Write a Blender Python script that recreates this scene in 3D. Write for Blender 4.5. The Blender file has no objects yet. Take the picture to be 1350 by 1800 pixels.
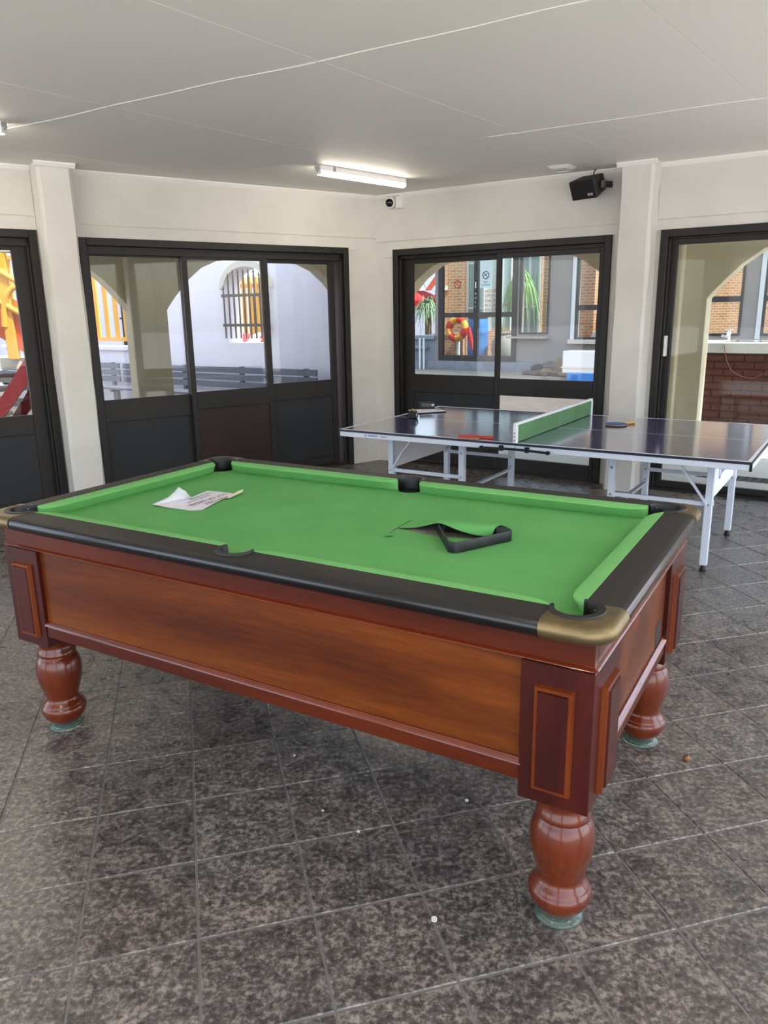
import bpy, bmesh, math, random
from mathutils import Matrix, Vector
random.seed(7)
PI = math.pi
sc = bpy.context.scene
COL = sc.collection

# ------------------------------------------------------------------ camera
cam_d = bpy.data.cameras.new('camera')
cam = bpy.data.objects.new('camera', cam_d); COL.objects.link(cam)
cam_d.sensor_fit = 'HORIZONTAL'; cam_d.sensor_width = 36.0
cam_d.lens = 1340.55 * 36.0 / 1350.0
cam_d.clip_start = 0.02; cam_d.clip_end = 300
_r = Vector((0.99985451, -0.00432873, -0.01649891)); _u = Vector((0.01705731, 0.25373873, 0.96712238)); _f = Vector((0, 0.96726311, -0.25377565))
cam.matrix_world = Matrix(((_r.x, _u.x, -_f.x, 0), (_r.y, _u.y, -_f.y, 0), (_r.z, _u.z, -_f.z, 1.5806), (0, 0, 0, 1)))
sc.camera = cam

# ------------------------------------------------------------------ sky, sun, exposure
SUN_DIR = Vector((0.78, -0.36, 1.25)).normalized()
w = bpy.data.worlds.new('sky'); sc.world = w; w.use_nodes = True
nt = w.node_tree; bgn = nt.nodes['Background']
sky = nt.nodes.new('ShaderNodeTexSky'); sky.sky_type = 'NISHITA'; sky.sun_disc = False
sky.sun_elevation = math.asin(SUN_DIR.z); sky.sun_rotation = math.atan2(SUN_DIR.x, SUN_DIR.y)
sky.air_density = 1.0; sky.dust_density = 2.0; sky.ozone_density = 1.0
mixs = nt.nodes.new('ShaderNodeMix'); mixs.data_type = 'RGBA'; mixs.inputs[0].default_value = 0.6
mixs.inputs[7].default_value = (1.39, 1.40, 1.41, 1)      # thin bright haze over the clear sky
nt.links.new(sky.outputs['Color'], mixs.inputs[6]); nt.links.new(mixs.outputs[2], bgn.inputs['Color'])
bgn.inputs['Strength'].default_value = 0.8
sun_d = bpy.data.lights.new('sun', 'SUN'); sun_d.energy = 7.0; sun_d.angle = math.radians(0.6); sun_d.color = (1, 0.96, 0.90)
sun = bpy.data.objects.new('sun', sun_d); COL.objects.link(sun)
sun.rotation_euler = SUN_DIR.to_track_quat('Z', 'Y').to_euler()
sc.view_settings.view_transform = 'Standard'; sc.view_settings.look = 'None'
sc.view_settings.gamma = 1.0; sc.view_settings.use_curve_mapping = False
sc.view_settings.exposure = 0.86
sc.cycles.use_denoising = True
sc.cycles.max_bounces = 12; sc.cycles.diffuse_bounces = 6; sc.cycles.glossy_bounces = 4
sc.cycles.transparent_max_bounces = 16
sc.cycles.caustics_reflective = False; sc.cycles.caustics_refractive = False

# ------------------------------------------------------------------ helpers
def lin(c):
    o = []
    for v in c:
        v /= 255.0
        o.append(v / 12.92 if v <= 0.04045 else ((v + 0.055) / 1.055) ** 2.4)
    return (o[0], o[1], o[2], 1.0)

def mat(name, c, rough=0.5, metal=0.0, coat=0.0, spec=0.5, c2=None, nscale=8.0, nstretch=(1, 1, 1), ndet=4.0, nlo=0.35, nhi=0.65,
        bump=0.0, bscale=40.0, bdist=0.002, emit=None, estr=0.0, rvar=0.0, trans=0.0, ior=1.45, sheen=0.0, coatr=0.1):
    m = bpy.data.materials.new(name); m.use_nodes = True
    n = m.node_tree; N = n.nodes; L = n.links
    b = N['Principled BSDF']
    b.inputs['Base Color'].default_value = lin(c); b.inputs['Roughness'].default_value = rough
    b.inputs['Metallic'].default_value = metal; b.inputs['Coat Weight'].default_value = coat; b.inputs['Coat Roughness'].default_value = coatr
    b.inputs['Specular IOR Level'].default_value = spec; b.inputs['IOR'].default_value = ior
    b.inputs['Transmission Weight'].default_value = trans; b.inputs['Sheen Weight'].default_value = sheen
    tc = N.new('ShaderNodeTexCoord')
    if c2 is not None:
        mp = N.new('ShaderNodeMapping'); mp.inputs['Scale'].default_value = nstretch
        L.new(tc.outputs['Object'], mp.inputs['Vector'])
        no = N.new('ShaderNodeTexNoise'); no.inputs['Scale'].default_value = nscale; no.inputs['Detail'].default_value = ndet
        no.inputs['Roughness'].default_value = 0.6
        L.new(mp.outputs['Vector'], no.inputs['Vector'])
        cr = N.new('ShaderNodeValToRGB'); cr.color_ramp.elements[0].position = nlo; cr.color_ramp.elements[1].position = nhi
        cr.color_ramp.elements[0].color = lin(c); cr.color_ramp.elements[1].color = lin(c2)
        L.new(no.outputs['Fac'], cr.inputs['Fac']); L.new(cr.outputs['Color'], b.inputs['Base Color'])
        if rvar:
            mr = N.new('ShaderNodeMapRange'); mr.inputs['To Min'].default_value = rough - rvar; mr.inputs['To Max'].default_value = rough + rvar
            L.new(no.outputs['Fac'], mr.inputs['Value']); L.new(mr.outputs['Result'], b.inputs['Roughness'])
    if bump:
        nb = N.new('ShaderNodeTexNoise'); nb.inputs['Scale'].default_value = bscale; nb.inputs['Detail'].default_value = 5
        L.new(tc.outputs['Object'], nb.inputs['Vector'])
        bu = N.new('ShaderNodeBump'); bu.inputs['Strength'].default_value = bump; bu.inputs['Distance'].default_value = bdist
        L.new(nb.outputs['Fac'], bu.inputs['Height']); L.new(bu.outputs['Normal'], b.inputs['Normal'])
    if emit:
        b.inputs['Emission Color'].default_value = lin(emit); b.inputs['Emission Strength'].default_value = estr
    return m

def glass_mat(name, tint=(232, 238, 236), refl=0.06):
    m = bpy.data.materials.new(name); m.use_nodes = True
    n = m.node_tree; N = n.nodes; L = n.links
    N.remove(N['Principled BSDF']); out = N['Material Output']
    t = N.new('ShaderNodeBsdfTransparent'); t.inputs['Color'].default_value = lin(tint)
    g = N.new('ShaderNodeBsdfGlossy'); g.inputs['Roughness'].default_value = 0.02
    fr = N.new('ShaderNodeFresnel'); fr.inputs['IOR'].default_value = 1.35
    mx = N.new('ShaderNodeMixShader')
    L.new(fr.outputs['Fac'], mx.inputs['Fac']); L.new(t.outputs['BSDF'], mx.inputs[1]); L.new(g.outputs['BSDF'], mx.inputs[2])
    L.new(mx.outputs['Shader'], out.inputs['Surface'])
    return m

def brick_mat(name, c1, c2, mortar, bw=0.22, rh=0.086, ms=0.01, rough=0.85, axes='xz', squash=1.0):
    m = bpy.data.materials.new(name); m.use_nodes = True
    n = m.node_tree; N = n.nodes; L = n.links; b = N['Principled BSDF']; b.inputs['Roughness'].default_value = rough
    tc = N.new('ShaderNodeTexCoord'); sp = N.new('ShaderNodeSeparateXYZ'); cb = N.new('ShaderNodeCombineXYZ')
    L.new(tc.outputs['Object'], sp.inputs['Vector'])
    if axes == 'xz':
        ad = N.new('ShaderNodeMath'); ad.operation = 'ADD'
        L.new(sp.outputs['X'], ad.inputs[0]); L.new(sp.outputs['Y'], ad.inputs[1]); L.new(ad.outputs[0], cb.inputs['X']); L.new(sp.outputs['Z'], cb.inputs['Y'])
    else:
        L.new(sp.outputs['X'], cb.inputs['X']); L.new(sp.outputs['Y'], cb.inputs['Y'])
    br = N.new('ShaderNodeTexBrick'); br.inputs['Scale'].default_value = 1.0
    br.inputs['Color1'].default_value = lin(c1); br.inputs['Color2'].default_value = lin(c2); br.inputs['Mortar'].default_value = lin(mortar)
    br.inputs['Brick Width'].default_value = bw; br.inputs['Row Height'].default_value = rh; br.inputs['Mortar Size'].default_value = ms
    L.new(cb.outputs['Vector'], br.inputs['Vector']); L.new(br.outputs['Color'], b.inputs['Base Color'])
    return m

def wood_mat(name, dark, mid, light, axis=0, rough=0.30, coat=0.10, scale=1.0, coatr=0.15, spec=0.22):
    m = bpy.data.materials.new(name); m.use_nodes = True
    n = m.node_tree; N = n.nodes; L = n.links; b = N['Principled BSDF']
    b.inputs['Roughness'].default_value = rough; b.inputs['Coat Weight'].default_value = coat; b.inputs['Coat Roughness'].default_value = coatr; b.inputs['Specular IOR Level'].default_value = spec
    tc = N.new('ShaderNodeTexCoord'); mp = N.new('ShaderNodeMapping')
    s = [9.0 * scale] * 3; s[axis] = 0.8 * scale
    mp.inputs['Scale'].default_value = s
    L.new(tc.outputs['Object'], mp.inputs['Vector'])
    n1 = N.new('ShaderNodeTexNoise'); n1.inputs['Scale'].default_value = 1.0; n1.inputs['Detail'].default_value = 6; n1.inputs['Distortion'].default_value = 0.6
    L.new(mp.outputs['Vector'], n1.inputs['Vector'])
    n2 = N.new('ShaderNodeTexNoise'); n2.inputs['Scale'].default_value = 14.0; n2.inputs['Detail'].default_value = 3
    L.new(mp.outputs['Vector'], n2.inputs['Vector'])
    mx = N.new('ShaderNodeMix'); mx.data_type = 'FLOAT'; mx.inputs[0].default_value = 0.25
    L.new(n1.outputs['Fac'], mx.inputs[2]); L.new(n2.outputs['Fac'], mx.inputs[3])
    cr = N.new('ShaderNodeValToRGB'); e = cr.color_ramp.elements
    e[0].position = 0.32; e[0].color = lin(dark); e[1].position = 0.68; e[1].color = lin(light)
    k = e.new(0.5); k.color = lin(mid)
    L.new(mx.outputs[0], cr.inputs['Fac']); L.new(cr.outputs['Color'], b.inputs['Base Color'])
    return m

class MB:
    def __init__(s): s.v = []; s.f = []
    def add(s, vs, fs):
        k = len(s.v); s.v += [tuple(p) for p in vs]; s.f += [tuple(i + k for i in q) for q in fs]; return s
    def box(s, x0, x1, y0, y1, z0, z1):
        x0, x1 = min(x0, x1), max(x0, x1); y0, y1 = min(y0, y1), max(y0, y1); z0, z1 = min(z0, z1), max(z0, z1)
        return s.add([(x0, y0, z0), (x1, y0, z0), (x1, y1, z0), (x0, y1, z0), (x0, y0, z1), (x1, y0, z1), (x1, y1, z1), (x0, y1, z1)],
                     [(3, 2, 1, 0), (4, 5, 6, 7), (0, 1, 5, 4), (1, 2, 6, 5), (2, 3, 7, 6), (3, 0, 4, 7)])
    def frustum(s, x0, x1, y0, y1, z0, z1, ins, axis='z'):
        """box whose far (second) face along axis is inset: raised bevelled panel"""
        A = [(x0, y0), (x1, y0), (x1, y1), (x0, y1)]; B = [(x0 + ins, y0 + ins), (x1 - ins, y0 + ins), (x1 - ins, y1 - ins), (x0 + ins, y1 - ins)]
        def P(a, h):
            return {'z': (a[0], a[1], h), 'y': (a[0], h, a[1]), 'x': (h, a[0], a[1])}[axis]
        return s.add([P(a, z0) for a in A] + [P(b, z1) for b in B], [(3, 2, 1, 0), (4, 5, 6, 7), (0, 1, 5, 4), (1, 2, 6, 5), (2, 3, 7, 6), (3, 0, 4, 7)])
    def prism(s, poly, a0, a1, axis='z'):
        def P(a, h):
            return {'z': (a[0], a[1], h), 'y': (a[0], h, a[1]), 'x': (h, a[0], a[1])}[axis]
        n = len(poly)
        return s.add([P(a, a0) for a in poly] + [P(a, a1) for a in poly],
                     [tuple(range(n - 1, -1, -1)), tuple(range(n, 2 * n))] + [(i, (i + 1) % n, n + (i + 1) % n, n + i) for i in range(n)])
    def grid(s, rows, closed=False):
        nr, nc = len(rows), len(rows[0]); fs = []
        for i in range(nr - 1):
            for j in range(nc if closed else nc - 1):
                j2 = (j + 1) % nc
                fs.append((i * nc + j, i * nc + j2, (i + 1) * nc + j2, (i + 1) * nc + j))
        return s.add([p for r in rows for p in r], fs)
    def lathe(s, prof, n=32, c=(0, 0, 0), cap=True):
        rows = [[(c[0] + r * math.cos(2 * PI * k / n), c[1] + r * math.sin(2 * PI * k / n), c[2] + z) for k in range(n)] for r, z in prof]
        s.grid(rows, True)
        if cap:
            b = len(s.v) - n * len(prof)
            s.f.append(tuple(b + k for k in range(n - 1, -1, -1))); t = len(s.v) - n; s.f.append(tuple(t + k for k in range(n)))
        return s
    def tube(s, pts, r, n=8, caps=True):
        pts = [Vector(p) for p in pts]; rows = []
        up = Vector((0, 0, 1)); prev = None
        for i, p in enumerate(pts):
            d = (pts[min(i + 1, len(pts) - 1)] - pts[max(i - 1, 0)]).normalized()
            if prev is None:
                a = up if abs(d.dot(up)) < 0.95 else Vector((1, 0, 0)); prev = d.cross(a).normalized()
            e1 = (prev - d * prev.dot(d)).normalized(); e2 = d.cross(e1); prev = e1
            rr = r[i] if isinstance(r, (list, tuple)) else r
            rows.append([p + e1 * (rr * math.cos(2 * PI * k / n)) + e2 * (rr * math.sin(2 * PI * k / n)) for k in range(n)])
        s.grid(rows, True)
        if caps:
            b = len(s.v) - n * len(pts); s.f.append(tuple(b + k for k in range(n - 1, -1, -1))); t = len(s.v) - n; s.f.append(tuple(t + k for k in range(n)))
        return s
    def bar(s, p, q, w, h, up=(0, 0, 1)):
        p, q = Vector(p), Vector(q); d = (q - p).normalized(); u = Vector(up)
        a = d.cross(u)
        if a.length < 1e-4: a = d.cross(Vector((1, 0, 0)))
        a.normalize(); b = a.cross(d).normalized(); a *= w / 2; b *= h / 2
        return s.add([p - a - b, p + a - b, p + a + b, p - a + b, q - a - b, q + a - b, q + a + b, q - a + b],
                     [(3, 2, 1, 0), (4, 5, 6, 7), (0, 1, 5, 4), (1, 2, 6, 5), (2, 3, 7, 6), (3, 0, 4, 7)])
    def xf(s, m):
        s.v = [tuple(m @ Vector(p)) for p in s.v]; return s
    def build(s, name, m, parent=None, bevel=0.0, seg=2, smooth=None, mtx=None, fix=True):
        me = bpy.data.meshes.new(name); me.from_pydata(s.v, [], s.f)
        if fix:
            bm = bmesh.new(); bm.from_mesh(me); bmesh.ops.recalc_face_normals(bm, faces=bm.faces); bm.to_mesh(me); bm.free()
        me.materials.append(m)
        o = bpy.data.objects.new(name, me); COL.objects.link(o)
        if parent is not None: o.parent = parent
        if mtx is not None: o.matrix_local = mtx
        if bevel:
            b = o.modifiers.new('bevel', 'BEVEL'); b.width = bevel; b.segments = seg; b.limit_method = 'ANGLE'; b.angle_limit = math.radians(35)
        if smooth is not None:
            for p in me.polygons: p.use_smooth = len(p.vertices) < 9
            me.set_sharp_from_angle(angle=math.radians(smooth))
        return o

def tag(o, label=None, cat=None, group=None, kind=None):
    if label: o['label'] = label
    if cat: o['category'] = cat
    if group: o['group'] = group
    if kind: o['kind'] = kind
    return o

def empty(name, mtx, label=None, cat=None, group=None, kind=None):
    o = bpy.data.objects.new(name, None); COL.objects.link(o); o.empty_display_size = 0.1
    o.matrix_world = mtx; return tag(o, label, cat, group, kind)

def frame(x, y, z, rz): return Matrix.Translation((x, y, z)) @ Matrix.Rotation(rz, 4, 'Z')
def loc(x, y, z, rz=0.0, rx=0.0, ry=0.0): return Matrix.Translation((x, y, z)) @ Matrix.Rotation(rz, 4, 'Z') @ Matrix.Rotation(ry, 4, 'Y') @ Matrix.Rotation(rx, 4, 'X')

def text(body, size, m, parent, mtx, name='lettering', ext=0.0008, align='LEFT', sx=1.0, label=None):
    cu = bpy.data.curves.new(name, 'FONT'); cu.body = body; cu.size = size; cu.extrude = ext; cu.align_x = align; cu.resolution_u = 3
    cu.materials.append(m)
    tmp = bpy.data.objects.new(name, cu); COL.objects.link(tmp)
    dg = bpy.context.evaluated_depsgraph_get(); me = bpy.data.meshes.new_from_object(tmp.evaluated_get(dg))
    bpy.data.objects.remove(tmp)
    o = bpy.data.objects.new(name, me); COL.objects.link(o)
    if parent is not None: o.parent = parent
    o.matrix_local = mtx @ Matrix.Diagonal((sx, 1, 1, 1))
    if label: o['label'] = label
    return o

def dup(o, parent=None, mtx=None):
    c = o.copy(); COL.objects.link(c); c.parent = parent
    if mtx is not None: c.matrix_local = mtx
    for ch in list(o.children): dup_child(ch, c)
    return c
def dup_child(ch, par):
    c = ch.copy(); COL.objects.link(c); c.parent = par; c.matrix_local = ch.matrix_local.copy()
    for g in list(ch.children): dup_child(g, c)

def arc(cx, cy, r, a0, a1, n):
    return [(cx + r * math.cos(a0 + (a1 - a0) * k / n), cy + r * math.sin(a0 + (a1 - a0) * k / n)) for k in range(n + 1)]

# frames of the two visible walls: x runs along the wall, y points out of the room
CX, CY = -0.03126, 8.31489
TA = 3.7606 - PI; TB = -0.5912; H = 2.72
FA = frame(CX, CY, 0, TA)      # x = minus the distance from the corner
FB = frame(CX, CY, 0, TB)      # x = the distance from the corner
def wpt(F, x, y, z=0.0): return F @ Vector((x, y, z))

# ------------------------------------------------------------------ materials
M = {}
M['plaster'] = mat('white wall plaster', (204, 201, 194), 0.75, c2=(214, 211, 204), nscale=1.6, bump=0.35, bscale=26, bdist=0.006)
M['ceiling'] = mat('ceiling board paint', (226, 223, 217), 0.6)
M['trimw'] = mat('white trim paint', (228, 226, 220), 0.45)
M['bronze'] = mat('dark bronze aluminium', (34, 31, 29), 0.45, spec=0.35)
M['board'] = mat('charcoal door board', (37, 39, 41), 0.5, spec=0.35)
M['brownboard'] = mat('brown door board', (50, 33, 29), 0.5, spec=0.35, c2=(43, 29, 26), nscale=5)
M['glass'] = glass_mat('door glass', (224, 229, 227))
M['farglass'] = glass_mat('far window glass', (238, 242, 240))
M['grout'] = mat('floor grout', (116, 112, 106), 0.6)
M['white'] = mat('white paint', (226, 228, 232), 0.4)
M['ivory'] = mat('white plastic', (225, 224, 220), 0.35)
M['black'] = mat('black plastic', (13, 13, 15), 0.45, spec=0.35)
M['rubber'] = mat('black rubber', (20, 20, 21), 0.45)
M['lampon'] = mat('lit diffuser', (255, 250, 238), 0.5, emit=(255, 244, 222), estr=22.0)
M['cloth'] = mat('green baize', (96, 162, 92), 0.9, c2=(104, 169, 98), nscale=5, spec=0.15, bump=0.15, bscale=400, bdist=0.0006)
M['cushion'] = mat('lighter green baize', (116, 180, 106), 0.9, c2=(121, 185, 111), nscale=5, spec=0.15, bump=0.15, bscale=400, bdist=0.0006)  # cushion cloth set a lighter green than the bed
M['rail'] = mat('black satin rail', (42, 38, 35), 0.55, spec=0.35)
M['railedge'] = mat('glossy black edge', (12, 12, 14), 0.16, spec=0.6)
M['brass'] = mat('aged brass', (128, 112, 80), 0.42, metal=0.85, c2=(108, 94, 66), nscale=18, nlo=0.4, nhi=0.75)
M['brassbright'] = mat('bright brass', (205, 178, 110), 0.25, metal=1.0)
M['slate'] = mat('grey slate bed', (112, 106, 98), 0.8, c2=(132, 126, 116), nscale=20)
M['wood'] = wood_mat('red mahogany', (60, 19, 7), (80, 28, 9), (97, 38, 12), 0)
M['woodgloss'] = wood_mat('polished mahogany', (70, 22, 7), (94, 32, 9), (112, 44, 12), 0, coat=0.8, coatr=0.08)
M['woodpanel'] = wood_mat('mahogany panel', (62, 23, 8), (92, 42, 12), (118, 60, 18), 0, scale=0.8)
M['wooddark'] = wood_mat('dark mahogany', (48, 14, 10), (62, 19, 13), (74, 25, 15), 2)
M['woodlight'] = wood_mat('light mahogany edge', (90, 36, 12), (108, 47, 16), (122, 58, 21), 2)
M['woodleg'] = wood_mat('turned mahogany', (76, 28, 11), (98, 38, 14), (114, 48, 18), 2, rough=0.24, coat=0.6, coatr=0.10)
M['cup'] = mat('green glass', (170, 200, 180), 0.06, trans=0.85, ior=1.45)
M['paper'] = mat('white paper', (222, 220, 226), 0.8)
M['tape'] = mat('yellowed tape', (226, 222, 196), 0.6)
M['redink'] = mat('dark red ink', (150, 84, 98), 0.8)
M['greyink'] = mat('grey ink', (90, 88, 96), 0.8)
M['ttop'] = mat('blue table top', (66, 64, 112), 0.16, coat=1.0, coatr=0.10, c2=(76, 75, 118), nscale=3.5, nstretch=(1, 3, 1), rvar=0.06, spec=0.8, bump=0.04, bscale=14, bdist=0.002)
M['ttmetal'] = mat('white tube steel', (206, 214, 228), 0.38)
M['ttblue'] = mat('blue print', (58, 110, 196), 0.5)
M['ttedge'] = mat('dark blue edge', (24, 26, 48), 0.45)
M['netgreen'] = mat('green net board', (76, 118, 74), 0.5, c2=(88, 130, 86), nscale=6)
M['steel'] = mat('zinc', (150, 152, 156), 0.35, metal=0.9)
M['red'] = mat('red bat rubber', (196, 52, 48), 0.55)
M['blue'] = mat('blue bat rubber', (62, 92, 148), 0.6)
M['batwood'] = mat('bat wood', (196, 160, 100), 0.5)
M['yellow'] = mat('yellow paint', (232, 166, 58), 0.5)
M['orange'] = mat('orange paint', (226, 84, 34), 0.5)
M['maroon'] = mat('dark red paint', (128, 30, 34), 0.5)
M['concrete'] = mat('beige concrete', (186, 176, 166), 0.85, c2=(172, 162, 152), nscale=4)
M['tan'] = mat('tan plaster', (204, 190, 164), 0.85, c2=(210, 197, 172), nscale=2, bump=0.2, bscale=20, bdist=0.005)
M['reveal'] = mat('pale render edge', (214, 204, 192), 0.8)
M['lav'] = mat('lilac white plaster', (240, 232, 242), 0.85, c2=(234, 226, 237), nscale=1.5, bump=0.2, bscale=15, bdist=0.006)
M['greywall'] = mat('grey plaster', (148, 142, 138), 0.85, c2=(158, 152, 147), nscale=1.0)
M['iron'] = mat('dark iron', (52, 46, 46), 0.5)
M['benchslat'] = mat('grey bench slat', (104, 104, 116), 0.5)
M['bricksun'] = brick_mat('orange face brick', (198, 136, 92), (176, 112, 74), (196, 182, 160))
M['paving'] = brick_mat('pavers', (104, 92, 84), (90, 79, 73), (74, 68, 63), 0.2, 0.1, 0.006, axes='xy')
M['pale'] = mat('pale concrete yard', (214, 212, 208), 0.85, c2=(202, 200, 196), nscale=2)
M['terrace'] = brick_mat('pinkish terrace pavers', (176, 158, 146), (164, 146, 136), (146, 136, 128), 0.2, 0.1, 0.006, axes='xy')
M['mortar'] = mat('dark mortar', (82, 62, 54), 0.9)
M['brick'] = mat('dark clay brick', (104, 62, 50), 0.85, c2=(84, 50, 42), nscale=9, bump=0.4, bscale=40, bdist=0.004)
M['curtain'] = mat('pale curtain', (170, 186, 186), 0.8, c2=(190, 204, 202), nscale=3, nstretch=(6, 6, 0.2))
M['leaf'] = mat('green leaves', (86, 130, 60), 0.6, c2=(120, 160, 84), nscale=3)
M['leaf2'] = mat('grey green leaves', (92, 118, 88), 0.6, c2=(128, 150, 112), nscale=3)
M['bluebin'] = mat('blue plastic', (48, 116, 196), 0.4)
M['redcloth'] = mat('red canvas', (214, 44, 40), 0.7)
M['stone1'] = mat('grey field stone', (88, 82, 76), 0.9, c2=(110, 102, 92), nscale=6, bump=0.5, bscale=12, bdist=0.02)
M['stone2'] = mat('tan field stone', (138, 118, 92), 0.9, c2=(112, 94, 74), nscale=6, bump=0.5, bscale=12, bdist=0.02)
M['stone3'] = mat('dark field stone', (52, 52, 54), 0.9, c2=(70, 68, 68), nscale=6, bump=0.5, bscale=12, bdist=0.02)
M['gravel'] = mat('pale gravel', (176, 172, 156), 0.95, c2=(140, 138, 122), nscale=30)
M['redtext'] = mat('red lettering', (176, 20, 40), 0.6)
M['blacktext'] = mat('black lettering', (30, 30, 34), 0.6)
M['signwhite'] = mat('sign white', (206, 224, 236), 0.5)
M['chrome'] = mat('chrome', (210, 212, 216), 0.12, metal=1.0)

# floor tile: mottled dark slate with a random tone per tile
def tile_mat():
    m = bpy.data.materials.new('slate floor tile'); m.use_nodes = True
    n = m.node_tree; N = n.nodes; L = n.links; b = N['Principled BSDF']; b.inputs['Specular IOR Level'].default_value = 0.75
    geo = N.new('ShaderNodeNewGeometry'); oi = N.new('ShaderNodeObjectInfo')
    n1 = N.new('ShaderNodeTexNoise'); n1.inputs['Scale'].default_value = 55; n1.inputs['Detail'].default_value = 6; n1.inputs['Roughness'].default_value = 0.7
    n2 = N.new('ShaderNodeTexNoise'); n2.inputs['Scale'].default_value = 2.2; n2.inputs['Detail'].default_value = 4
    L.new(geo.outputs['Position'], n1.inputs['Vector']); L.new(geo.outputs['Position'], n2.inputs['Vector'])
    n3 = N.new('ShaderNodeTexNoise'); n3.inputs['Scale'].default_value = 13; n3.inputs['Detail'].default_value = 4
    L.new(geo.outputs['Position'], n3.inputs['Vector'])
    ad = N.new('ShaderNodeMath'); ad.operation = 'MULTIPLY_ADD'; ad.inputs[1].default_value = 0.34; 
    L.new(n3.outputs['Fac'], ad.inputs[0]); L.new(n1.outputs['Fac'], ad.inputs[2])
    cr = N.new('ShaderNodeValToRGB'); e = cr.color_ramp.elements
    e[0].position = 0.55; e[0].color = lin((64, 60, 57)); e[1].position = 0.80; e[1].color = lin((144, 135, 124))
    k = e.new(0.67); k.color = lin((92, 86, 81))
    L.new(ad.outputs[0], cr.inputs['Fac'])
    cr2 = N.new('ShaderNodeValToRGB'); e = cr2.color_ramp.elements
    e[0].position = 0.35; e[0].color = (0.97, 0.99, 1.01, 1); e[1].position = 0.7; e[1].color = (1.06, 0.98, 0.96, 1)
    L.new(n2.outputs['Fac'], cr2.inputs['Fac'])
    mx = N.new('ShaderNodeMix'); mx.data_type = 'RGBA'; mx.blend_type = 'MULTIPLY'; mx.inputs[0].default_value = 1.0
    L.new(cr.outputs['Color'], mx.inputs[6]); L.new(cr2.outputs['Color'], mx.inputs[7])
    mr = N.new('ShaderNodeMapRange'); mr.inputs['To Min'].default_value = 0.82; mr.inputs['To Max'].default_value = 1.14
    L.new(oi.outputs['Random'], mr.inputs['Value'])
    m2 = N.new('ShaderNodeMix'); m2.data_type = 'RGBA'; m2.blend_type = 'MULTIPLY'; m2.inputs[0].default_value = 1.0
    L.new(mx.outputs[2], m2.inputs[6]); L.new(mr.outputs['Result'], m2.inputs[7]); L.new(m2.outputs[2], b.inputs['Base Color'])
    rr = N.new('ShaderNodeMapRange'); rr.inputs['From Min'].default_value = 0.3; rr.inputs['From Max'].default_value = 0.7
    rr.inputs['To Min'].default_value = 0.22; rr.inputs['To Max'].default_value = 0.42
    L.new(n3.outputs['Fac'], rr.inputs['Value']); L.new(rr.outputs['Result'], b.inputs['Roughness'])
    bu = N.new('ShaderNodeBump'); bu.inputs['Strength'].default_value = 0.45; bu.inputs['Distance'].default_value = 0.003
    nb = N.new('ShaderNodeTexNoise'); nb.inputs['Scale'].default_value = 60; nb.inputs['Detail'].default_value = 5
    L.new(geo.outputs['Position'], nb.inputs['Vector']); L.new(nb.outputs['Fac'], bu.inputs['Height']); L.new(bu.outputs['Normal'], b.inputs['Normal'])
    return m
M['tile'] = tile_mat()

# ================================================================== SETTING
# room outline: corner, end of wall B, right back, left back, end of wall A
PC = Vector((CX, CY)); PBe = Vector(wpt(FB, 5.45, 0)[:2]); PAe = Vector(wpt(FA, -6.6, 0)[:2])
PR = Vector((3.7, -1.0)); PL = Vector((-4.6, -1.0))
room = [PC, PBe, PR, PL, PAe]

# floor
def inset_poly(P, d):
    return [Vector((p.x + d * p.x / max(p.length, 1e-6), p.y + d * (p.y - 3) / max(p.length, 1e-6))) for p in P]
fl = MB().prism([(p.x, p.y) for p in inset_poly(room, 0.2)], -0.12, -0.003).build('floor', M['grout'])
tag(fl, 'dark slate tiled floor of the games room laid on the diagonal', 'floor', kind='structure')
GX, GY, GT, GS = -0.5807, 1.945, 0.2507, 0.3057
def inside(p, P):
    c = False; n = len(P); j = n - 1
    for i in range(n):
        if (P[i].y > p.y) != (P[j].y > p.y) and p.x < (P[j].x - P[i].x) * (p.y - P[i].y) / (P[j].y - P[i].y) + P[i].x: c = not c
        j = i
    return c
cells = []
FT = frame(GX, GY, 0, GT)
for i in range(-32, 34):
    for j in range(-24, 30):
        p = FT @ Vector(((i + 0.5) * GS, (j + 0.5) * GS, 0))
        if inside(Vector((p.x, p.y)), room):
            vis = p.y > 1.15 and abs(p.x) < 0.3 + 0.56 * (p.y + 0.2)
            hid = False
            cells.append(((0 if vis else 1), p.length, i, j))
cells.sort()
g = 0.0028; h0 = GS / 2 - g; ch = 0.003
tmb = MB().add([(-h0, -h0, -0.006), (h0, -h0, -0.006), (h0, h0, -0.006), (-h0, h0, -0.006), (-h0, -h0, -ch), (h0, -h0, -ch), (h0, h0, -ch), (-h0, h0, -ch),
               (-h0 + ch, -h0 + ch, 0), (h0 - ch, -h0 + ch, 0), (h0 - ch, h0 - ch, 0), (-h0 + ch, h0 - ch, 0)],
              [(0, 1, 5, 4), (1, 2, 6, 5), (2, 3, 7, 6), (3, 0, 4, 7), (4, 5, 9, 8), (5, 6, 10, 9), (6, 7, 11, 10), (7, 4, 8, 11), (8, 9, 10, 11)])
first = None; rest = MB()
for k, (v_, d_, i, j) in enumerate(cells):
    mt = FT @ Matrix.Translation(((i + 0.5) * GS, (j + 0.5) * GS, random.uniform(-0.0008, 0)))
    if v_ == 0 and k < 296:
        if first is None:
            first = tmb.build('tile', M['tile'], fl, mtx=mt)
        else:
            c = first.copy(); COL.objects.link(c); c.parent = fl; c.matrix_local = mt
    else:
        rest.add([mt @ Vector(p) for p in tmb.v], tmb.f)
ro = rest.build('tile_field', M['tile'], fl, fix=False); ro['kind'] = 'stuff'

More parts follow.
